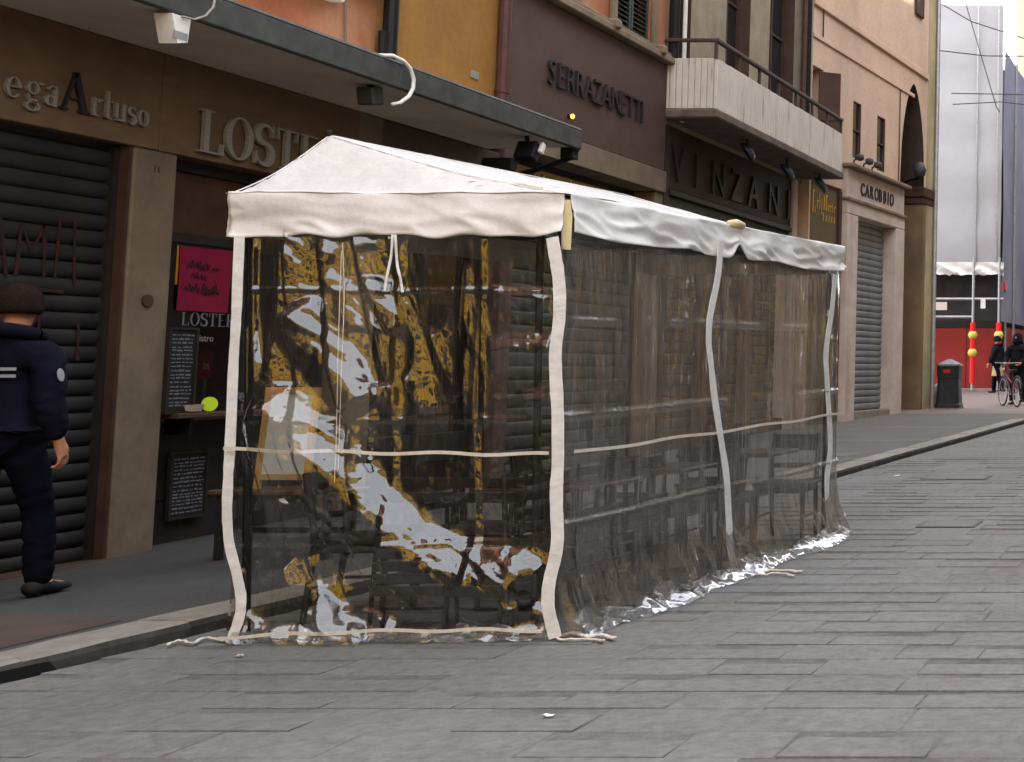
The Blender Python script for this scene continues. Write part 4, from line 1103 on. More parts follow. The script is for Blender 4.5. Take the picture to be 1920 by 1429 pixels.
tb = [('upright', [(-7.94,YS-.95,.75),(-7.94,YS-.95,4.9)]),('upright',[(-7.13,YS-.95,.75),(-7.13,YS-.95,4.9)]),('upright',[(-7.13,YS+.2,.75),(-7.13,YS+.2,4.9)]),('ledger',[(-16,YS-.93,3.60),(-7.0,YS-.93,3.60)]),('ledger',[(-16,YS-.93,3.04),(-7.94,YS-.93,3.04)]),('ledger',[(-7.13,YS-.95,3.62),(-7.13,YS+.3,3.62)]),('brace',[(-9.2,YS-.9,4.36),(-9.0,YS-.9,4.75)])]
for nme, p in tb: MB().tube(p, .045, 8).build(nme, m_galv, S)
for x, zs in ((-7.94,(2.47,1.92)),(-7.13,(2.47,))):
    MB().tube([(x,YS-.95,.98 if x < -7.5 else 1.3),(x,YS-.95,2.86)], .085, 10).build('red_sleeve', m_redtube, S)
    for z in zs:
        b_ = MB(); b_.lathe((x,YS-.95,z), [(.02,-.15),(.11,-.1),(.155,0),(.11,.1),(.02,.15)], 12); b_.build('yellow_ball', m_yball, S, smooth=True)
MB().box(-9.2,-8.75,YS-1.0,YS-.985,3.25,3.5).build('notice', m_cord, S)
MB().box(-7.7,-7.55,YS-1.0,YS-.985,3.3,3.6).build('notice', m_white, S)
MB().box(-7.2,-7.0,YS-.6,YS-.3,3.9,4.15).build('red_lamp', m_redtube, S)
N = thing('netted_building', 'building side hidden behind bluish purple scaffold netting', 'building', (-7.15, 50, 1))
rows = []
for z in np.linspace(2.9, 11.5, 20):
    rows.append([(-7.05 + 0.02*math.sin(y*1.3+z) , y, z) for y in np.linspace(YS-.98, 75, 50)])
MB().grid(rows, flip=True).build('netting', m_blue, N, smooth=True)
MB().box(-16,-7.3,YS+8.1,75,0.4,11.3).build('wall', m_pier, N)
for y0 in np.arange(YS+.3, 60, 2.0): MB().box(-7.12,-7.08,y0,y0+1.98,.7,2.75).build('hoarding_panel', m_hoard, N)
for y in np.arange(YS+1, 60, 2.5): MB().tube([(-7.0,y,.8),(-7.0,y,11.5)],.04,6).build('upright', m_galv, N)
F = thing('far_house', 'tall pale orange house rising beyond the blue netting', 'building', (-7,82,0))
MB().box(-13,-1,78,92,0,25).build('wall', m_salmon, F); MB().box(-13.3,-.7,77.5,92.3,25.002,25.4).build('roof', m_tile, F)
for x in (-10.5,-7.5,-4.5):
    for z in (6,11,16,21): MB().box(x,x+1.1,77.9,77.99,z,z+1.9).build('window', m_window, F)

# overhead cables
for pts, lb in (([(-7.2,31,9.25),(-6,31.4,9.2),(0,32,9.3),(5,32,9.5)],'thick upper cable strung level across the end of the street'),
                ([(-7.2,31,10.5),(-6.4,31.5,10.1),(-5,32,9.75),(0,33,9.8),(5,33,10.4)],'sagging cable curving across the white sheeting'),
                ([(-7.2,33,8.6),(0,34,8.7),(5,34,8.8)],'dark lower cable crossing the white sheeting'),
                ([(-7.2,33.2,8.35),(-6.0,33.6,8.5),(-5.2,33.8,8.45),(0,34,8.4),(5,34,8.5)],'slack cable just beneath the dark lower cable'),
                ([(-7.35,34,12.2),(-6.2,34,8.45),(-6.1,34,8.3)],'diagonal cable running down to the lower cable')):
    c_ = MB(); c_.tube(pts, .014, 5); tag(c_.build('overhead_cable', m_rail, smooth=True), lb, 'cable', 'cables over the street')

# litter bin
bx, by = -6.42, 29.75; bz = gz(by)+KH
t = thing('litter_bin', 'black street litter bin with a grey domed lid and red slot label', 'bin', (bx,by,bz))
def octo(r, z, ch=.3):
    a, c = r, r*(1-ch)
    return [(bx+x,by+y,bz+z) for x,y in ((a,-c),(a,c),(c,a),(-c,a),(-a,c),(-a,-c),(-c,-a),(c,-a))]
def stack(levels):
    m = MB(); vs = [p for l in levels for p in l]; n = 8; fs = []
    for i in range(len(levels)-1):
        for k in range(n): fs.append((i*n+k, i*n+(k+1)%n, (i+1)*n+(k+1)%n, (i+1)*n+k))
    fs.append(tuple(range(n))[::-1]); fs.append(tuple(range((len(levels)-1)*n, len(levels)*n)))
    return m.add(vs, fs)
stack([octo(.29,.0),octo(.28,.10),octo(.265,.12),octo(.235,.70)]).build('body', m_bin, t)
stack([octo(.25,.702),octo(.255,.98)]).build('hood', m_bin, t)
stack([octo(.275,.982),octo(.27,1.02),octo(.10,1.11),octo(.03,1.14)]).build('lid', m_binlid, t)
MB().box(bx-.09,bx+.07,by-.262,by-.2552,bz+.82,bz+.90).build('slot_label', m_red, t)
MB().box(bx-.29,bx+.29,by-.31,by+.31,bz-.05,bz+.02).build('foot', m_concrete, t)
bo = MB(); bo.lathe((-6.83,30.45,gz(30.4)+KH-.02),[(.14,0),(.135,.38),(.12,.5),(.08,.56),(.02,.585)],14)
tag(bo.build('stone_bollard', m_concrete, smooth=True), 'short round-topped stone bollard at the foot of the corner pier', 'bollard')

# manhole covers let into the paving
for (x0,x1,y0,y1), lb in (((-2.67,-2.16,11.1,11.5),'iron manhole cover nearer the viewer in the stone paving'),((-3.56,-2.80,15.0,15.45),'longer iron cover farther up the stone paving')):
    t = thing('manhole_cover', lb, 'manhole cover', ((x0+x1)/2,(y0+y1)/2,gz((y0+y1)/2)), group='covers in the paving')
    def flat(a0,a1,b0,b1,dz): return MB().add([(a0,b0,gz(b0)+dz),(a1,b0,gz(b0)+dz),(a1,b1,gz(b1)+dz),(a0,b1,gz(b1)+dz),(a0,b0,gz(b0)-.03),(a1,b0,gz(b0)-.03),(a1,b1,gz(b1)-.03),(a0,b1,gz(b1)-.03)],[(0,1,2,3),(0,4,5,1),(1,5,6,2),(2,6,7,3),(3,7,4,0)])
    flat(x0,x1,y0,y1,.006).build('rim', m_frame, t); flat(x0+.03,x1-.03,y0+.03,y1-.03,.009).build('plate', m_manh, t)
# scraps of litter
for (x,y,s_), lb in (((-2.857,5.52,.045),'small white paper scrap on the paving in the foreground'),((-3.93,15.4,.06),'white paper scrap near the far kerb'),((-4.95,6.55,.03),'tiny pale scrap beside the kerb near the tent')):
    q = random.Random(int(x*100)); m = MB()
    m.grid([[(x+s_*(a-.5)+q.uniform(-.006,.006), y+s_*.7*(b-.5)+q.uniform(-.006,.006), gz(y)+.006+q.uniform(0,.012)) for a in np.linspace(0,1,4)] for b in np.linspace(0,1,4)])
    tag(m.build('paper_scrap', m_litter), lb, 'litter', 'scraps on the ground')

# ================================================================== unseen houses, sized and toned so the vinyl mirrors them and the street stays shaded
def plain_house(name, label, y0, y1, x, mat, h, side, cols, shop=True):
    """side=+1: stands on the right of the street and faces -X ; side=-1 faces +X"""
    t = thing(name, label, 'building', (x, (y0+y1)/2, gz(0)))
    d = side
    m = MB(); m.box(x, x+8*d, y0, y1, -.5, h); m.build('wall', mat, t)
    MB().box(x-.4*d, x+8.2*d, y0, y1, h+.002, h+.3).build('roof', m_tile, t)
    for k in range(cols):
        y = y0 + (y1-y0)*(k+.5)/cols
        z = 4.6
        while z < h-2.2:
            wn = MB().box(x-.02*d, x-.002*d, y-.5, y+.5, z, z+1.7).build('window', m_window, t)
            for e in (-1,1): MB().box(x-.06*d, x-.021*d, y+e*.55-.25+(.25*e), y+e*.55+.25+(.25*e), z, z+1.7).build('shutter', m_green, wn)
            z += 3.3
        if shop: MB().box(x-.03*d, x-.002*d, y-1.0, y+1.0, gz(y0), 3.0).build('shop_window', m_window, t)
    return t
XR = 3.3
plain_house('brown_row_house', 'unseen low brown house across the street beside the viewer', -6.5, 6, XR, m_umber, 4.5, 1, 4)  # kept low so the sun reaches the ochre wall behind the viewer
plain_house('umber_row_house', 'unseen umber brown house across the street to the right', 6.01, 20, XR, m_umber, 17.5, 1, 4)
plain_house('umber_row_house', 'unseen umber house beyond the brown one on the right side of the street', 20.01, 29.5, XR, m_umber, 17, 1, 3)
plain_house('yellow_row_house', 'unseen dull yellow house farther up on the right side of the street', 29.51, 48, XR, m_ochre3, 17, 1, 4)
plain_house('shade_row_house', 'unseen brown house at the far end on the right, shading the netting', 48.01, 80, XR, m_umber, 24, 1, 6)  # unseen, made tall only to keep the sun off the blue netting
plain_house('low_brown_house', 'unseen low brown house on the left behind the viewer', -13.9, -2.02, XF-.02, m_umber, 8.3, -1, 4)
t = thing('cross_house', 'unseen sunlit ochre house closing the street behind the viewer', 'building', (0,-15,0))  # unseen, placed and sized to give the front vinyl its gold reflections
MB().box(-20,20,-22,-15,-.5,14).build('wall', m_ochre2, t); MB().box(-20.3,20.3,-22.3,-14.6,14.002,14.3).build('roof', m_tile, t)
for x in np.arange(-14,15,3.4):
    for z in (4.2,7.6,10.9):
        wn = MB().box(x,x+1.1,-14.998,-14.98,z,z+1.9).build('window', m_window, t)
        MB().box(x-.55,x-.02,-14.979,-14.94,z,z+1.9).box(x+1.12,x+1.65,-14.979,-14.94,z,z+1.9).build('shutter', m_green, wn)
    MB().box(x-.3,x+1.4,-14.998,-14.97,-.3,2.9).build('shop_window', m_window, t)
# ================================================================== the tent
FL, FR_, BR = Vector((-5.258,6.873,0)), Vector((-3.557,6.934,0)), Vector((-3.234,10.696,0))
BL = FL + (BR - FR_)
def T(u, v, h):
    p = FL*(1-u)*(1-v) + FR_*u*(1-v) + BR*u*v + BL*(1-u)*v
    p = p.copy(); p.z = gz(p.y) + h
    p.x -= (h/2.385)*(1-v)*(.11*(1-u) + .055*u)      # the frame leans a little towards the houses
    return p
NF = Vector((0.036,-1,0)).normalized()           # outward of the front
NS = Vector((1,-0.086,0)).normalized()           # outward of the street side
HE = 2.385
tent = thing('gazebo_tent', 'white-roofed terrace tent with clear plastic walls standing on the paving', 'tent', tuple(T(.5,.5,0)))

# --- black steel frame
posts = [(.015,.02),(.86,.05),(.97,.5),(.97,.97),(.03,.5),(.03,.97)]
for (u, v) in posts:
    po = MB().tube([T(u,v,0.0), T(u,v,HE-.05)], .021, 8).build('post', m_black, tent)
    p = T(u,v,0); MB().box(p.x-.06,p.x+.06,p.y-.06,p.y+.06,gz(p.y)+.002,gz(p.y)+.012).build('foot_plate', m_black, po)
for a, b in (((.03,.03),(.97,.03)),((.97,.03),(.97,.97)),((.97,.97),(.03,.97)),((.03,.97),(.03,.03))):
    MB().tube([T(*a,HE-.06), T(*b,HE-.06)], .018, 8).build('top_rail', m_black, tent)
UR, V0, V1, HR = 0.06, 0.13, 0.90, 2.775
MB().tube([T(UR,V0,HR-.06), T(UR,V1,HR-.06)], .018, 8).build('ridge_rail', m_black, tent)
for v in (V0, .5, V1): MB().tube([T(.97,v,HE-.06), T(UR,v,HR-.06)], .014, 8).build('rafter', m_black, tent)
for v in (.03,.5): MB().tube([T(.9,v+.02,HE-.07), T(.97,v+.02,HE-.5)], .01, 6).build('brace', m_black, tent)

# --- smooth random field for cloth and vinyl
LAT = rng.random((4, 97, 97))
def vn(x, y, k=0):
    xi = np.floor(x).astype(int); yi = np.floor(y).astype(int)
    fx, fy = x-xi, y-yi
    fx = fx*fx*(3-2*fx); fy = fy*fy*(3-2*fy)
    L = LAT[k]
    a = L[xi % 97, yi % 97]; b = L[(xi+1) % 97, yi % 97]; c = L[xi % 97, (yi+1) % 97]; d = L[(xi+1) % 97, (yi+1) % 97]
    return (a*(1-fx)+b*fx)*(1-fy) + (c*(1-fx)+d*fx)*fy
def ridged(x, y, k=0):
    return 1 - np.abs(2*vn(x, y, k)-1)
def sst(a, b, x):
    t = np.clip((x-a)/(b-a), 0, 1); return t*t*(3-2*t)

# --- roof: a lean-to shape, high towards the houses, hipped at both ends
def roof_h(u, v):
    d = np.minimum.reduce([ (1-u)/(1-UR), u/UR, v/V0, (1-v)/(1-V1) ])
    d = np.clip(d, 0, 1)
    sag = 0.035*np.sin(np.pi*np.clip(d,0,1))*(0.6+0.4*np.cos(v*4*np.pi))
    return HE + (HR-HE)*d - sag
us = np.unique(np.concatenate([np.linspace(-.012, UR, 8), np.linspace(UR, 1.012, 40)]))
vs_ = np.unique(np.concatenate([np.linspace(-.008, V0, 16), np.linspace(V0, V1, 70), np.linspace(V1, 1.008, 12)]))
U, V = np.meshgrid(us, vs_, indexing='ij')
Hh = roof_h(np.clip(U,0,1), np.clip(V,0,1)) + 0.022*(vn(U*5+3, V*9, 0)-.5) + 0.014*(ridged(U*7+V*4, V*14-U*5, 1)-.5)
G = [[tuple(T(U[i,j], V[i,j], Hh[i,j])) for j in range(len(vs_))] for i in range(len(us))]
roof = MB().grid(G, flip=True).build('canopy', m_canvas, tent, smooth=True)
sol = roof.modifiers.new('thickness', 'SOLIDIFY'); sol.thickness = 0.004; sol.offset = -1
MB().tube([T(UR,V0,HR-.01), T(UR,V0,HR+.03), T(UR,V0,HR+.036)], [.012,.018,.010], 8).build('finial', m_black, tent)
st = MB()
st.ribbon([T(.66,.035,roof_h(np.float64(.66),np.float64(.035))+.012), T(.72,.075,roof_h(np.float64(.72),np.float64(.075))+.014), T(.79,.10,roof_h(np.float64(.79),np.float64(.1))+.012)], [Vector((.012,.03,.012))]*3, .004)
st.ribbon([T(.70,.02,roof_h(np.float64(.70),np.float64(.02))+.012), T(.78,.055,roof_h(np.float64(.78),np.float64(.055))+.016), T(.82,.085,roof_h(np.float64(.82),np.float64(.085))+.012)], [Vector((.01,.012,.006))]*3, .004)
st.build('roof_tie', m_cord, tent)

# stitched seams along the hips and the ridge, and across the long slope
def seam(a, b, n=24):
    pts = []
    for i in range(n+1):
        u, v = a[0]+(b[0]-a[0])*i/n, a[1]+(b[1]-a[1])*i/n
        pts.append(T(u, v, float(roof_h(np.float64(min(max(u,0),1)), np.float64(min(max(v,0),1))))+.006))
    MB().tube(pts, .0035, 5).build('seam', m_val, tent, smooth=True)
for a, b in (((0,0),(UR,V0)),((1,0),(UR,V0)),((UR,V0),(UR,V1)),((1,.5),(UR,.5)),((1,1),(UR,V1))): seam(a, b)
# --- valances
def valance(name, fn, L, seed, amp, drop, n=90, scal=None):
    rows = []
    ts = np.linspace(0, 1, n); hs = np.linspace(0, 1, 18)
    for h in hs:
        row = []
        for t in ts:
            x = t*L
            fold = amp*(vn(np.array(x*4+seed), np.array(h*1.5), 2)-.5)*2 + amp*.9*(ridged(np.array(x*5.0-h*2.5+seed), np.array(h*3.0+x*1.5), 3)-.6)
            dr = drop + (scal(t) if scal else 0) + .006*math.sin(x*5+seed)
            row.append(fn(t, HE + .006 - dr*h, .022 + float(fold)*h**.6 + .012*h))
        rows.append(row)
    o = MB().grid(rows).build(name, m_val, tent, smooth=True)
    s_ = o.modifiers.new('thickness', 'SOLIDIFY'); s_.thickness = .003
    return o
valance('valance', lambda t, h, o: tuple(T(-.008+1.012*t, 0, h) + NF*o), 1.72, 1.0, .026, .235, scal=lambda t: .012*math.sin(t*3.1) - .01*t + .008*math.sin(t*23) + .006*math.sin(t*41+1))
def side_drop(t):
    return .035*abs(math.sin(t*9.5)) - .03 + (-.10*math.exp(-((t-.5)/.022)**2)) - (.03*(t > .985))
valance('valance', lambda t, h, o: tuple(T(1, .006+.998*t, h) + NS*o), 3.8, 7.0, .036, .235, 170, side_drop)
valance('valance', lambda t, h, o: tuple(T(0, 1-t, h) - NS*o), 3.8, 13.0, .018, .235, 90)
valance('valance', lambda t, h, o: tuple(T(1-t, 1, h) - NF*o), 1.72, 19.0, .018, .235)
# yellowed strap ends: rolled end on the street eave and at the front corner
ro = MB(); c = T(1, .50, HE+.01) + NS*.03
ro.tube([c - Vector((0.02,.09,.0)), c + Vector((.0,.0,.012)), c + Vector((.01,.09,.005))], [(.022,.02),(.028,.023),(.024,.02)], 10)
ro.build('rolled_strap', m_ytape, tent, smooth=True)
MB().ribbon([T(1.0,.004,HE-.03)+NF*.02+NS*.015, T(1.0,.004,HE-.12)+NF*.012+NS*.01, T(1.0,.005,HE-.3)+NF*.0+NS*.0], [Vector((.03,.0,0)),Vector((.05,0.02,0)),Vector((.04,.02,0))], .003).build('corner_strap', m_ytape, tent)

# --- clear vinyl walls
# measured on the photograph: sheet metres (along the front, height) from picture position
def sh(px, py): return ((px-433)/612*1.70, (1200-py)/838*HE)
def arc_fold(S_, H_, path, wid, amp, back):
    """a pouch: below the line the film swings out, then falls back"""
    pts = [sh(*p) for p in path]
    best = np.full(S_.shape, 9.0); along = np.zeros(S_.shape)
    tot = sum(math.dist(a, b) for a, b in zip(pts, pts[1:])); acc = 0
    for a, b in zip(pts, pts[1:]):
        ax, ay = a; dx, dy = b[0]-ax, b[1]-ay; L = math.hypot(dx, dy)
        t = np.clip(((S_-ax)*dx + (H_-ay)*dy)/(L*L), 0, 1)
        cx, cy = S_-(ax+t*dx), H_-(ay+t*dy)
        d = np.hypot(cx, cy)
        sg = np.where((dx*cy - dy*cx) > 0, 1.0, -1.0)      # + above / right of the line
        sel = d < np.abs(best)
        best = np.where(sel, sg*d, best); along = np.where(sel, (acc + t*L)/tot, along)
        acc += L
    x = -best                                           # distance below the line
    env = sst(0, .12, along)*(1-sst(.88, 1, along))
    up = sst(0, wid, x); dn = 1 - sst(wid, wid+back, x)
    return amp*env*np.where(x < wid, up, dn)
nu, nh = 340, 450
s1 = np.linspace(0, 1, nu); h1 = np.linspace(0, 1, nh)
UU, HH = np.meshgrid(s1, h1, indexing='ij')
SS, HM = UU*1.70, HH*(HE-.02)
wob = .045*(vn(SS*5, HM*5, 0)-.5) + .018*(vn(SS*15, HM*15, 1)-.5)
d = np.zeros(SS.shape)
A1 = [(590,545),(640,620),(700,700),(735,745)]
A2 = [(575,690),(600,740),(640,790),(700,850),(745,905),(800,965),(880,1003),(960,1015),(1040,1018)]
d += arc_fold(SS+wob, HM+wob*.8, A1, .15, .062, .20)
d += arc_fold(SS+wob*1.3, HM-wob, A2, .23, .105, .34)
d += arc_fold(SS+wob, HM+wob, [(900,535),(960,540),(1030,545)], .05, .018, .12)
d += arc_fold(SS-wob, HM+wob, [(900,640),(960,630),(1035,625)], .09, .028, .14)
d += arc_fold(SS-wob, HM+wob, [(960,735),(1000,722),(1040,720)], .08, .024, .14)
d += arc_fold(SS-wob, HM+wob, [(605,1090),(660,1130),(730,1180)], .14, .05, .08)
d += arc_fold(SS-wob, HM+wob, [(530,735),(550,760),(580,790)], .07, .02, .08)
# drape folds fanning down from the top left, steep flanks turned to the street behind
fan = (SS - .02) + .10*(HM-1.2)*0
ang = SS - (2.36-HM)*(.16*np.clip(SS,0,1.0)/.6)
def saw(ph, q=.78):               # long flank turned up the street, short return
    f = ph - np.floor(ph); return np.where(f < q, 1-f/q, (f-q)/(1-q))
brk = sst(.20,.42, vn(SS*6+1, HM*1.1+4, 2))                       # folds come and go
wL = sst(1.05, .55, SS)*sst(.55, 1.0, HM)
d += wL*.042*brk*saw(ang*6.3+.35*vn(SS*4, HM*1.0, 1)+.2)
d += wL*.005*ridged(ang*15+1.7, HM*.9+5, 2)
# diagonal gathers in the middle top
dg = (.93*SS + .36*HM) + .04*vn(SS*5, HM*3, 3)
wM = np.exp(-((SS-.86)/.26)**2)*sst(1.05, 1.4, HM)*sst(.36,.5, vn(SS*4+9, HM*4+1, 0))
d += wM*.046*saw(dg*5.6+.35)
# upright pleats beside the right-hand crease, a few short ones lower down
wR = np.exp(-((SS-1.22)/.055)**2)*sst(1.05,1.25,HM)*sst(2.2,1.95,HM)
d += wR*.035*saw((SS-1.16)*7.5)
wB = sst(.62,.40,HM)*sst(.95,.6,SS)*sst(.42,.55, vn(SS*6+3, HM*6+8, 1))
d += wB*.034*saw(SS*7.0+HM*2.6)
wC = sst(1.3,.8,HM)*sst(.4,.7,HM)*sst(.42,.30,SS)*sst(.4,.52, vn(SS*9+5, HM*5+2, 3))
d += wC*.022*saw(SS*11+HM*1.5)
# broad sideways swell and fine crumple
d += .018*(vn(SS*2.1+4, HM*1.3+2, 3)-.5)
rot_ = SS*.80 - HM*.60; rot2 = SS*.60 + HM*.80
msk = sst(.012,.04,d)
d += msk*(.014*ridged(rot_*4.2+2, rot2*13, 0) + .006*ridged(rot_*13, rot2*24+4, 2))
d += (.002+.004*np.exp(-((SS-.75)/.3)**2)*sst(1.6,1.2,HM))*ridged(SS*11+HM*5, HM*12-SS*4, 3)
d += .0017*ridged(SS*25+HM*6, HM*22+SS*9, 2)*(.25+sst(.35,.7,vn(SS*3,HM*3,1)))
d += .0005*ridged(SS*47-HM*11, HM*43+SS*19, 1)*(.2+sst(.4,.7,vn(SS*4+7,HM*4,0)))
# packing creases
for px, a in ((735,.010),(885,.011),(610,.004)):
    x0 = sh(px,0)[0] + .01*np.sin(HM*4); d += a*np.maximum(0, 1-np.abs(SS-x0)/.035)
for py, a in ((548,.007),(792,.007),(1020,.006)):
    y0 = sh(0,py)[1] + .004*np.sin(SS*6); d += a*np.maximum(0, 1-np.abs(HM-y0)/.022)
# bottom: pulled out and rumpled on the paving
bt_ = sst(.30, 0, HM)
d += bt_*(.05*vn(SS*4, HM*5, 2) + .045*ridged(SS*6+HM*6, HM*9, 0))
edge = sst(0,.04,UU)*sst(1,.96,UU)
d = d*edge*(.12+.88*sst(2.30,2.02,HM)) - .012
P = np.zeros((nu, nh, 3))
for i in range(nu):
    b0 = T(s1[i], 0, 0)
    P[i,:,0] = b0.x - HM[i]/2.385*(.11*(1-s1[i])+.055*s1[i]) + NF.x*d[i]; P[i,:,1] = b0.y + NF.y*d[i]; P[i,:,2] = b0.z + .004 + HM[i]
MB().grid(P.tolist()).build('front_vinyl', m_film, tent, smooth=True)

# street side, back and house side
def wall_film(name, fn, L, seed, nv=300, nhh=260, amp=1.0, bottom=.10):
    v1 = np.linspace(0, 1, nv); hh = np.linspace(0, 1, nhh)
    VV, HH2 = np.meshgrid(v1, hh, indexing='ij'); X = VV*L; Z = HH2*(HE-.02)
    e = amp*(.020*ridged(X*4.2+seed, Z*.45+seed, 0) + .016*ridged(X*9+Z*.6+seed, Z*.7, 1) + .009*ridged(X*19+seed, Z*1.3+3, 2) + .02*(vn(X*1.4+seed, Z*.9, 3)-.5))
    for hz, a in ((1.70,.020),(1.18,.022),(.60,.026)):
        y0 = hz + .006*np.sin(X*3+seed); e += a*np.maximum(0, 1-np.abs(Z-y0)/.026)*sst(.30,.45,vn(X*2.3+seed, X*0+hz*7, 1))
    lo = sst(.55, 0, Z)
    e += lo*(.03*ridged(X*6+seed+Z*2, Z*2, 2) + bottom*lo)
    e *= sst(0,.015,VV)*sst(1,.985,VV)*(.15+.85*sst(2.3,2.0,Z))
    Q = [[fn(v1[i], Z[i,j], float(e[i,j])) for j in range(nhh)] for i in range(nv)]
    return MB().grid(Q).build(name, m_film2, tent, smooth=True)
wall_film('side_vinyl', lambda v, h, o: tuple(T(1, v, h+.004) + NS*(o-.012)), 3.78, 3.3)
wall_film('house_side_vinyl', lambda v, h, o: tuple(T(0, 1-v, h+.004) - NS*(o-.012)), 3.78, 11.3, 120, 60, .8, .03).data.materials[0] = m_film
wall_film('back_vinyl', lambda v, h, o: tuple(T(1-v, 1, h+.004) - NF*(o-.012)), 1.7, 17.7, 90, 60, .8, .03).data.materials[0] = m_film

# rumpled surplus of film lying on the paving along the street side and the front
def hem(name, fn, L, n, wd, hi, seed, skip=None):
    rows = []
    q = random.Random(seed)
    for i in range(n+1):
        t = i/n; row = []
        wloc = wd*(.45+.75*float(vn(np.array(t*L*3+seed), np.array(.5), 1)))
        for k in range(9):
            a = k/8
            z = hi*(1-a)**1.1*(.4+.9*float(vn(np.array(t*L*9+seed), np.array(a*3.), 2))) + .020*float(ridged(np.array(t*L*15+seed), np.array(a*4.), 3))
            row.append(fn(t + q.uniform(-.3,.3)/n, max(.006, z), -.03 + a*wloc + .02*(float(vn(np.array(t*L*14), np.array(a*4+seed), 0))-.5)))
        rows.append(row)
    return MB().grid(rows).build(name, m_film3, tent, smooth=True)
hem('side_hem', lambda t, z, o: tuple(T(1, .012+t*.985, z) + NS*(o+.09)), 3.8, 240, .16, .10, 3)
hem('front_hem', lambda t, z, o: tuple(T(.02+.96*t, 0, z) + NF*(o+.03)), 1.7, 110, .06, .07, 9)

# --- webbing straps, hem bands, cords
def sight(px, py):               # ray through a picture position (used only to take measurements on known planes)
    a, b = (px-2300)/2400, -(py-505)/2400; cth, sth = math.cos(R(PITCH)), math.sin(R(PITCH))
    return Vector((a, cth-b*sth, sth+b*cth))
def on_plane(px, py, p0, n):
    r_ = sight(px, py); o = Vector((0,0,CAM_H)); return o + r_*((p0-o).dot(n)/r_.dot(n))
def smooth_path(pts, k=6):
    out = []
    for i in range(len(pts)-1):
        p0, p1, p2, p3 = pts[max(i-1,0)], pts[i], pts[i+1], pts[min(i+2,len(pts)-1)]
        for s_ in range(k):
            t = s_/k
            out.append(.5*((2*p1)+(p2-p0)*t+(2*p0-5*p1+4*p2-p3)*t*t+(3*p1-p0-3*p2+p3)*t**3))
    out.append(pts[-1]); return out
def strap(name, pix, p0, n, wdt, mat=m_strap, ripple=.006):
    pts = smooth_path([on_plane(a, b, p0, n) for a, b in pix], 8)
    side = Vector((0,0,1)).cross(n).normalized()
    path, ws = [], []
    for i, p in enumerate(pts):
        path.append(p + n*(ripple*(float(vn(np.array(i*.35+pix[0][0]), np.array(.3), 1))-.5)))
        t = (pts[min(i+1,len(pts)-1)]-pts[max(i-1,0)]).normalized()
        sd = (side - t*side.dot(t)).normalized()
        ws.append(sd*wdt*(1+.12*(float(vn(np.array(i*.8+pix[0][0]), np.array(.7), 2))-.5)) + n*(.012*(float(vn(np.array(i*.3), np.array(pix[0][0]*.37), 0))-.5)))
    return MB().ribbon(path, ws, .004).build(name, mat, tent)
pf, ps_ = T(.5,0,1)+NF*.05, T(1,.5,1)+NS*.05
strap('corner_band', [(449,445),(444,560),(437,700),(430,860),(426,950),(429,1015),(446,1085),(452,1130),(447,1165),(431,1207)], pf, NF, .052)
strap('corner_band', [(1035,445),(1047,520),(1049,590),(1041,670),(1045,760),(1046,850),(1043,935),(1045,1020),(1030,1090),(1028,1140),(1041,1196)], pf, NF, .066)
strap('middle_band', [(1352,452),(1346,520),(1329,610),(1334,690),(1346,790),(1360,880),(1366,960),(1368,1020),(1378,1066)], ps_, NS, .075)
strap('corner_band', [(1566,515),(1560,580),(1549,660),(1552,740),(1557,830),(1550,920),(1558,1000)], ps_, NS, .09)
def band(name, a, b, n, wd, sag, seed, k=40):
    pts = [a.lerp(b, i/k) + Vector((0,0,-sag*math.sin(math.pi*i/k) + .006*math.sin(i*.5+seed))) + n*(.004*math.sin(i*.8+seed)) for i in range(k+1)]
    return MB().ribbon(pts, [Vector((0,0,wd))]*(k+1), .004).build(name, m_cord, tent)
band('waist_band', T(.01,0,1.015)+NF*.075, T(.985,0,.985)+NF*.075, NF, .018, .006, 1)
band('foot_band', T(.02,0,.05)+NF*.125, T(.985,0,.075)+NF*.125, NF, .017, -.015, 4)
band('waist_band', T(1,.01,.985)+NS*.05, T(1,.99,1.0)+NS*.05, NS, .018, .004, 2)
for i, px0 in enumerate((633,611)):
    MB().tube(smooth_path([on_plane(a, b, pf, NF) for a, b in ((640-i*0,470),(634-(i*12),650),(631-i*14,800),(627-i*16,905))] if i == 0 else [on_plane(a,b,pf,NF) for a,b in ((642+i*0,455),(645,560),(640,700),(634,880))]), .0022, 5).build('string', m_cord, tent)
strap('roll_tie', [(736,440),(733,480),(725,520),(721,545)], T(.5,0,1)+NF*.06, NF, .012, m_white, .002)
strap('roll_tie', [(741,440),(744,490),(750,520),(755,548)], T(.5,0,1)+NF*.06, NF, .012, m_white, .002)
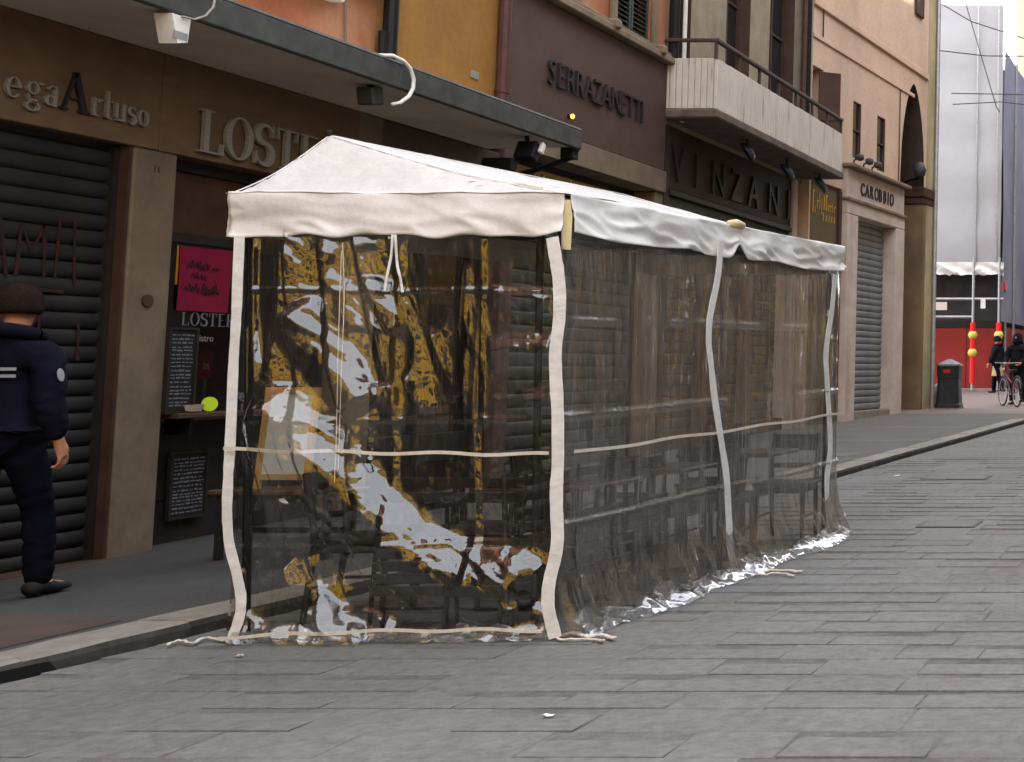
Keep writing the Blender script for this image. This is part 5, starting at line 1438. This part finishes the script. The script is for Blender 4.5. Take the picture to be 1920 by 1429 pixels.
# tie cords lying on the paving
def gpt(px, py):
    r_ = sight(px, py); t = (GS*-6.5 - CAM_H)/(r_.z - GS*r_.y); return Vector((0,0,CAM_H)) + r_*t + Vector((0,0,.012))
for pix, lb, r0 in (([(312,1216),(335,1208),(360,1212),(385,1203),(415,1206),(430,1206)],'near',.007),([(1042,1198),(1075,1194),(1100,1199),(1125,1197),(1152,1204)],'corner',.010),([(1042,1204),(1075,1206),(1105,1204),(1132,1208)],'corner',.008),([(1372,1070),(1420,1076),(1460,1074),(1504,1077)],'mid',.011),([(1376,1076),(1420,1082),(1460,1080),(1490,1084)],'mid',.008),([(1545,1000),(1560,990),(1572,997),(1562,1005)],'far',.010)):
    pth = smooth_path([gpt(*p) for p in pix], 7)
    pth = [q_ + Vector((0, .018*(float(vn(np.array(i_*.7+pix[0][0]), np.array(.2), 1))-.5), .012*float(vn(np.array(i_*.9), np.array(pix[0][1]*.1), 2)))) for i_, q_ in enumerate(pth)]
    MB().tube(pth, [(r0*.7, r0*(1.1+.7*float(vn(np.array(i_*.8), np.array(3.), 0)))) for i_ in range(len(pth))], 6).build('tie_cord', m_cord, tent, smooth=True)

# ================================================================== furniture inside
def make_chair(label, loc, rz, tent_group='black chairs inside the tent'):
    t = thing('bistro_chair', label, 'chair', loc, rz, tent_group)
    def P(mb, nm): return mb.build(nm, m_chair, t, local=True)
    P(MB().bbox(-.21,.21,-.21,.20,.435,.468,.012), 'seat')
    P(MB().bbox(-.185,.185,-.19,.175,.385,.434,.006), 'apron')
    for s_ in (-1,1):
        P(MB().tube([(.185*s_,.175,0),(.18*s_,.17,.436)],[.015,.020],8), 'leg')
        P(MB().tube([(.175*s_,-.235,0),(.18*s_,-.19,.44),(.185*s_,-.21,.62),(.18*s_,-.255,.84)],[.016,.021,.019,.016],8), 'leg')
        P(MB().tube([(.183*s_,.172,.2),(.18*s_,-.212,.2)],.010,6), 'stretcher')
    for z0, z1, yy in ((.70,.83,-.247),(.56,.60,-.213)):
        m = MB(); rows = []
        for z in (z0, z1):
            rows.append([(x, yy - (z-z0)*.16 - .03*(1-(x/.18)**2), z) for x in np.linspace(-.182,.182,9)])
        a = [[(p[0],p[1]+.009,p[2]) for p in r_] for r_ in rows]; b = [[(p[0],p[1]-.009,p[2]) for p in r_] for r_ in rows]
        m.grid(a, flip=True); m.grid(b); n = 9
        m.add([*a[0],*b[0]],[(i,i+1,i+1+n,i+n) for i in range(n-1)]); m.add([*a[1],*b[1]],[(i,i+n,i+1+n,i+1) for i in range(n-1)])
        P(m, 'backrest')
    return t
def place(x, y): return (x, y, gz(y))
C0 = make_chair('black wooden chair nearest the front left corner inside the tent', place(-4.98,7.52), R(-80))
spots = [
         (-4.62,7.95,R(-95),'black chair on the house side of the nearest tent table'),
         (-3.98,8.30,R(175),'black chair between the first and second tent tables, facing the viewer'),
         (-4.55,8.85,R(-85),'black chair on the house side of the middle tent table'),
         (-3.80,9.28,R(178),'black chair just beyond the middle tent table'),
         (-3.78,9.62,R(-3),'black chair back to back between the middle and far tent tables'),
         (-3.55,10.42,R(182),'black chair at the far end of the tent next to the street side'),
         (-4.15,10.40,R(176),'black chair at the far end of the tent next to the house side')]
for x, y, rz, lb in spots:
    c_ = copy_tree(C0); c_.location = place(x, y); c_.rotation_euler = (0,0,rz); c_['label'] = lb
def make_table(label, loc):
    t = thing('bistro_table', label, 'table', loc, 0, 'tables inside the tent')
    MB().bbox(-.35,.35,-.35,.35,.715,.745,.008).build('table_top', m_table, t, local=True)
    MB().tube([(0,0,.03),(0,0,.715)],.032,10).build('column', m_black, t, local=True)
    f = MB(); f.obox((0,0,.022),(.707,.707,0),(-.707,.707,0),(0,0,1),(.30,.03,.02),.008).obox((0,0,.0225),(-.707,.707,0),(-.707,-.707,0),(0,0,1),(.30,.03,.0205),.008); f.build('cross_foot', m_black, t, local=True)
    return t
T0 = make_table('dark square table nearest the front of the tent', place(-4.02,7.80))
for x, y, lb in ((-3.92,8.80,'dark square table in the middle of the tent'),(-3.78,10.02,'dark square table at the far end of the tent')):
    t = copy_tree(T0); t.location = place(x,y); t['label'] = lb
# folded slatted chairs stacked upright along the street side of the near bay
def folded_chair(label, loc, rz):
    t = thing('folded_chair', label, 'chair', loc, rz, 'folded chairs stacked in the tent')
    for s_ in (-1,1):
        MB().tube([(.20*s_,-.02,0),(.20*s_,.03,.86)],.013,6).build('leg', m_chair, t, local=True)
        MB().tube([(.17*s_,.05,0),(.17*s_,.0,.70)],.012,6).build('leg', m_chair, t, local=True)
    for z in (.78,.70): MB().bbox(-.21,.21,.012+z*.01,.03+z*.01,z,z+.055,.005).build('back_slat', m_chair, t, local=True)
    for k in range(6): MB().bbox(-.19,.19,-.035+.004*k,-.018+.004*k,.20+.066*k,.255+.066*k,.005).build('seat_slat', m_chair, t, local=True)
    MB().tube([(-.17,.045,.12),(.17,.045,.12)],.009,6).build('stretcher', m_chair, t, local=True)
    return t
FC = None
ord_ = ('nearest the front corner','second from the front corner','third from the front corner','fourth from the front corner','farthest from the front corner')
for k in range(5):
    p_ = T(.80, .075+.085*k, 0)
    lb = 'folded black slatted chair along the street side, ' + ord_[k]
    if FC is None: FC = folded_chair(lb, tuple(p_), R(86)); c_ = FC
    else: c_ = copy_tree(FC); c_.location = p_; c_.rotation_euler = (0,0,R(86+4*math.sin(k*2.1))); c_['label'] = lb
for k, lb in enumerate(('folded black slatted chair standing flat behind the clear front wall, right-hand one','folded black slatted chair standing flat behind the clear front wall, left-hand one')):
    c_ = copy_tree(FC); c_.location = T(.70-.24*k, .045+.01*k, 0); c_.rotation_euler = (0,0,R(-4+7*k)); c_['label'] = lb
# bench on the sidewalk with a framed menu standing on it, seen through the vinyl
b0 = gz(9.0)+KH
bn = thing('bench', 'dark wooden bench on the sidewalk behind the tent', 'bench', (-6.6,9.05,b0))
MB().bbox(-7.0,-6.1,8.88,9.22,b0+.44,b0+.475,.008).build('seat', m_table, bn)
for x in (-6.93,-6.2):
    for y in (8.92,9.18): MB().box(x-.02,x+.02,y-.02,y+.02,b0,b0+.44).build('leg', m_chair, bn)
MB().box(-6.91,-6.22,9.17,9.19,b0+.15,b0+.19).build('stretcher', m_chair, bn)
mf = thing('framed_menu', 'pale menu sheet in a gold wooden frame standing on the bench', 'menu board', (-6.55,9.05,b0+.476))
def mfr(u, z, w_): return Vector((-6.76+u, 8.98+.10*z+w_, b0+.477+z))
def mbox(u0,u1,z0,z1,d0,d1):
    return MB().add([mfr(u,z,w_) for w_ in (d0,d1) for u,z in ((u0,z0),(u1,z0),(u1,z1),(u0,z1))],[(0,3,2,1)[::-1],(4,5,6,7)[::-1],(0,1,5,4)[::-1],(1,2,6,5)[::-1],(2,3,7,6)[::-1],(3,0,4,7)[::-1]])
mbox(.04,.34,.10,.66,.002,.012).build('menu_sheet', m_paper, mf)
for a in ((0,.04,0,.70),(.34,.38,0,.70)): mbox(*a,-.008,.018).build('frame_stile', m_gwood, mf)
for a in ((.04,.34,.06,.10),(.04,.34,.66,.70)): mbox(*a,-.007,.017).build('frame_rail', m_gwood, mf)
# grey menu easel leaning by the post inside the tent front: slim floor board
# ================================================================== people
def skin(name, verts, edges, radii, mat, parent, root=0, sub=2, local=True, fold=0.0):
    me = bpy.data.meshes.new(name); me.from_pydata(verts, edges, []); me.update()
    o = bpy.data.objects.new(name, me); COL.objects.link(o)
    sk = o.modifiers.new('skin', 'SKIN'); sk.use_smooth_shade = True
    lay = me.skin_vertices[0].data if me.skin_vertices else None
    if lay is None:
        bpy.context.view_layer.update(); lay = me.skin_vertices[0].data
    for i, r_ in enumerate(radii):
        lay[i].radius = r_ if isinstance(r_, (tuple, list)) else (r_, r_)
        lay[i].use_root = (i == root)
    sb_ = o.modifiers.new('sub', 'SUBSURF'); sb_.levels = sub; sb_.render_levels = sub
    dg = bpy.context.evaluated_depsgraph_get(); dg.update()
    m2 = bpy.data.meshes.new_from_object(o.evaluated_get(dg))
    m2.name = name
    bpy.data.objects.remove(o)
    if fold:                     # creases of cloth
        m2.update(); no = [v.normal.copy() for v in m2.vertices]
        for v, n_ in zip(m2.vertices, no):
            x, y, z = v.co
            a = float(ridged(np.array(x*9+z*7+20.), np.array(z*16-y*9+20.), 1)) + .6*float(ridged(np.array(y*14+z*5+30.), np.array(z*28+x*11+30.), 2))
            v.co += n_*fold*(a-.8)
    m2.materials.clear(); m2.materials.append(mat)
    m2.polygons.foreach_set('use_smooth', [True]*len(m2.polygons))
    ob = bpy.data.objects.new(name, m2); COL.objects.link(ob); ob.parent = parent; WM[ob] = WM[parent].copy()
    return ob

def chain(V, E_, Rr, start, pts, rads):
    prev = start
    for p, r_ in zip(pts, rads):
        V.append(tuple(p)); Rr.append(r_); i = len(V)-1
        if prev is not None: E_.append((prev, i))
        prev = i
    return prev

def person(label, loc, rz, scale, stride, arm_r, arm_l, coat, legs, hat, hatshape, group=None, coat_len=.80, extra=None):
    """figure in local metres, facing +Y, right side +X"""
    t = thing('person', label, 'person', loc, rz, group)
    def S_(p): return tuple(Vector(p)*scale)
    V, E_, Rr = [], [], []
    # body: pelvis root
    V.append(S_((0,0,.95))); Rr.append((.125*scale,.10*scale))
    sp = chain(V, E_, Rr, 0, [S_((0,0,1.10)),S_((0,.005,1.28)),S_((0,.0,1.42)),S_((0,.01,1.50))], [(.125*scale,.09*scale),(.14*scale,.10*scale),(.11*scale,.08*scale),(.055*scale,.055*scale)])
    chest = 3
    hd = chain(V, E_, Rr, sp, [S_((0,.02,1.57)),S_((0,.03,1.66)),S_((0,.025,1.735))], [(.06*scale,.07*scale),(.078*scale,.095*scale),(.055*scale,.065*scale)])
    chain(V, E_, Rr, len(V)-2, [S_((0,.135,1.64))], [.016*scale])          # nose
    hands = []
    for sgn, arm in ((1,arm_r),(-1,arm_l)):
        sh_, el, wr = [Vector((p[0]*sgn,p[1],p[2])) for p in arm]
        w0 = chain(V, E_, Rr, chest, [S_(sh_),S_(sh_.lerp(el,.5)),S_(el),S_(el.lerp(wr,.5)),S_(wr)], [.055*scale,.048*scale,.040*scale,.036*scale,.027*scale])
        dr = (wr-el).normalized()
        side = Vector((0,1,0)) - dr*dr.y; side.normalize()           # towards the thumb side
        inn = dr.cross(side)*(-sgn); inn.normalize()
        palm = chain(V, E_, Rr, w0, [S_(wr+dr*.05)], [(.036*scale,.020*scale)])
        for k, (o, L) in enumerate(((.027,.082),(.009,.092),(-.009,.085),(-.025,.066))):
            b = wr + dr*.085 + side*o
            chain(V, E_, Rr, palm, [S_(b), S_(b+dr*L*.45+inn*.012), S_(b+dr*L*.72+inn*.035), S_(b+dr*L*.74+inn*.058)], [.0095*scale,.009*scale,.0085*scale,.0075*scale])
        b = wr + dr*.03 + side*.034
        chain(V, E_, Rr, palm, [S_(b), S_(b+dr*.035+side*.018+inn*.012), S_(b+dr*.068+side*.014+inn*.028)], [.012*scale,.0105*scale,.009*scale])
    for sgn, fy in ((1,stride),(-1,-stride)):
        kn = Vector((.10*sgn, fy*.55+.03, .50)); an = Vector((.10*sgn, fy*1.0-.03, .09 + (.05 if fy < 0 else 0)))
        chain(V, E_, Rr, 0, [S_((.09*sgn,fy*.1,.86)),S_(kn),S_(an),S_(an+Vector((0,.07,-.045))),S_(an+Vector((0,.17,-.055)))], [.085*scale,.06*scale,.045*scale,.04*scale,.032*scale])
    skin('body', V, E_, Rr, m_skin, t)
    # trousers
    V, E_, Rr = [S_((0,0,.95))], [], [(.14*scale,.12*scale)]
    for sgn, fy in ((1,stride),(-1,-stride)):
        kn = Vector((.10*sgn, fy*.55+.03, .50)); an = Vector((.10*sgn, fy*1.0-.03, .055 + (.05 if fy < 0 else 0)))
        chain(V, E_, Rr, 0, [S_((.09*sgn,fy*.1,.84)),S_(kn),S_(kn.lerp(an,.5)),S_(an)], [.105*scale,.082*scale,.072*scale,.066*scale])
    skin('trousers', V, E_, Rr, legs, t, sub=3, fold=.012)
    for sgn, fy in ((1,stride),(-1,-stride)):
        an = Vector((.10*sgn, fy*1.0-.03, .055 + (.05 if fy < 0 else 0)))
        MB().tube([S_(an+Vector((0,-.07,-.01))),S_(an+Vector((0,0,.01))),S_(an+Vector((0,.10,-.015))),S_(an+Vector((0,.19,-.02)))],[(.04*scale,.04*scale),(.05*scale,.045*scale),(.035*scale,.045*scale),(.02*scale,.035*scale)],10,up=(0,0,1)).build('shoe', m_rubber, t, local=True, smooth=True)
    # coat
    V, E_, Rr = [S_((0,0,1.12))], [], [(.185*scale,.15*scale)]
    chain(V, E_, Rr, 0, [S_((0,-.005,.96)),S_((0,-.005,coat_len))], [(.19*scale,.155*scale),(.195*scale,.16*scale)])
    c2 = chain(V, E_, Rr, 0, [S_((0,.0,1.28)),S_((0,-.005,1.40))], [(.19*scale,.15*scale),(.165*scale,.125*scale)])
    chain(V, E_, Rr, c2, [S_((0,-.005,1.485)),S_((0,0,1.53))], [(.105*scale,.10*scale),(.095*scale,.095*scale)])
    for sgn, arm in ((1,arm_r),(-1,arm_l)):
        sh_, el, wr = [Vector((p[0]*sgn,p[1],p[2])) for p in arm]
        chain(V, E_, Rr, c2, [S_(sh_+Vector((.012*sgn,0,-.005))),S_(sh_.lerp(el,.5)),S_(el),S_(el.lerp(wr,.5)),S_(el.lerp(wr,.93))], [.092*scale,.082*scale,.075*scale,.066*scale,.052*scale])
    skin('jacket', V, E_, Rr, coat, t, sub=3, fold=.016)
    # hat or hood
    hm = MB()
    if hatshape == 'beanie':
        hm.lathe((0,.022*scale,1.655*scale), [(.100*scale,-.03*scale),(.108*scale,0),(.106*scale,.05*scale),(.092*scale,.10*scale),(.06*scale,.135*scale),(.02*scale,.15*scale)], 20, (1,1.16))
        hm.build('beanie', hat, t, local=True, smooth=True)
        cl = MB(); cl.tube([S_((.13*math.cos(a),-.01+.115*math.sin(a),1.505+.03*math.sin(a*1)*-1)) for a in np.linspace(0,2*math.pi,25)], .042*scale, 10, caps=False); cl.build('hood_collar', coat, t, local=True, smooth=True)
    else:
        hm.lathe((0,-.005*scale,1.56*scale), [(.13*scale,-.06*scale),(.125*scale,.02*scale),(.118*scale,.10*scale),(.10*scale,.17*scale),(.05*scale,.215*scale),(.01*scale,.225*scale)], 18, (1,1.08))
        hm.build('hood', hat, t, local=True, smooth=True)
    return t

arm_walk_r = ((.20,-.005,1.40),(.265,-.05,1.12),(.275,.03,.885))
arm_walk_l = ((.20,-.005,1.40),(.27,.04,1.13),(.27,.16,.92))
pz = gz(7.49)+KH
pA = person('person in a dark navy jacket and knitted hat walking past the roller shutter', (-7.10,7.49,pz), R(3), 1.02, .20, arm_walk_r, arm_walk_l, m_navy, m_jeans, m_beanie, 'beanie')
# reflective back stripe, sleeve badge and bag strap
for z in (1.335, 1.295):
    MB().ribbon([Vector((x, -.158*math.sqrt(max(0,1-(x/.235)**2))-.012, z)) for x in np.linspace(-.17,.15,17)], [Vector((0,0,.018))]*17, .004).build('reflective_stripe', m_reflect, pA, local=True)
bd = MB(); bd.lathe((0,0,0),[(.026,0),(.026,.004),(.022,.006)],14,(1.5,.9))
Mx = Matrix.Translation((.322,-.045,1.30)) @ Matrix.Rotation(R(80),4,'Y') @ Matrix.Rotation(R(0),4,'X')
bd.v = [tuple(Mx @ Vector(p)) for p in bd.v]; bd.build('sleeve_badge', m_reflect, pA, local=True)
MB().ribbon([Vector((x,-.19+.02*abs(x),.98+(x+.2)*.75)) for x in np.linspace(-.2,.02,8)], [Vector((0.012,0,.022))]*8, .004).build('bag_strap', m_ostrap, pA, local=True)

# cyclist pushing a bicycle and a passer-by far behind
arm_push = ((.20,.0,1.40),(.26,.06,1.14),(.20,.30,1.02))
cz = gz(31.6)+KH
pB = person('person in a black hooded coat standing with a bicycle at the far corner', (-5.18,31.75,cz), R(168), 1.0, .10, arm_push, arm_push, m_coatb, m_coatb, m_coatb, 'hood', coat_len=.70)
MB().bbox(-.17,.17,-.32,-.17,1.05,1.45,.04).build('backpack', m_teal, pB, local=True)
pC = person('passer-by in a black jacket and beige skirt walking by the red hoarding', (-7.0,39.2,gz(39.2)+KH), R(70), .97, .22, arm_walk_r, arm_walk_l, m_coatb, m_jeans, m_coatb, 'beanie', coat_len=.85)
sk_ = MB(); sk_.lathe((0,0,.52),[(.20,0),(.20,.02),(.165,.30),(.15,.42)],18,(1,.85)); sk_.build('skirt', m_beige, pC, local=True, smooth=True)
# bicycle
bk = thing('bicycle', 'dark red city bicycle held by the hooded person at the far corner', 'bicycle', (-5.42,31.15,cz), R(-62))
def wheel(x):
    n = 26; Rw = .335
    rim = MB().tube([(x+Rw*math.cos(a),0,Rw+Rw*math.sin(a)) for a in np.linspace(0,2*math.pi,n)], .018, 6, caps=False, up=(0,1,0)).build('wheel', m_rubber, bk, local=True, smooth=True)
    MB().tube([(x+.305*math.cos(a),0,Rw+.305*math.sin(a)) for a in np.linspace(0,2*math.pi,n)], .010, 6, caps=False, up=(0,1,0)).build('rim', m_galv, rim, local=True, smooth=True)
    sp_ = MB()
    for k in range(14):
        a = 2*math.pi*k/14; sp_.tube([(x,.01*(-1)**k,Rw),(x+.30*math.cos(a),0,Rw+.30*math.sin(a))],.0022,4)
    sp_.build('spokes', m_galv, rim, local=True)
    MB().tube([(x+.37*math.cos(a),0,Rw+.37*math.sin(a)) for a in np.linspace(R(20),R(170),12)], .022, 6, up=(0,1,0)).build('mudguard', m_rubber, bk, local=True)
wheel(0); wheel(1.05)
for nm, p, r_ in (('down_tube',[(.62,0,.28),(.18,0,.72)],.018),('seat_tube',[(.62,0,.28),(.72,0,.82)],.016),('top_tube',[(.19,0,.76),(.66,0,.55)],.015),('fork',[(0,0,.335),(.14,0,.80),(.17,0,.98)],.014),('chain_stay',[(.62,0,.28),(1.05,0,.335)],.011),('seat_stay',[(.70,0,.72),(1.05,0,.335)],.009)):
    MB().tube(p, r_, 8).build(nm, m_bike, bk, local=True)
MB().tube([(.26,-.29,1.03),(.16,-.12,1.02),(.15,.12,1.02),(.26,.29,1.03)],.012,8).build('handlebar', m_galv, bk, local=True)
MB().bbox(.60,.86,-.07,.07,.82,.87,.02).build('saddle', m_rubber, bk, local=True)
MB().tube([(.10,0,.86),(.06,0,.86)],[.03,.045],10).build('headlight', m_galv, bk, local=True)
MB().tube([(.62,-.09,.28),(.62,.09,.28)],.012,6).tube([(.62,.09,.28),(.70,.09,.14)],.01,6).tube([(.62,-.09,.28),(.54,-.09,.42)],.01,6).build('crank', m_galv, bk, local=True)
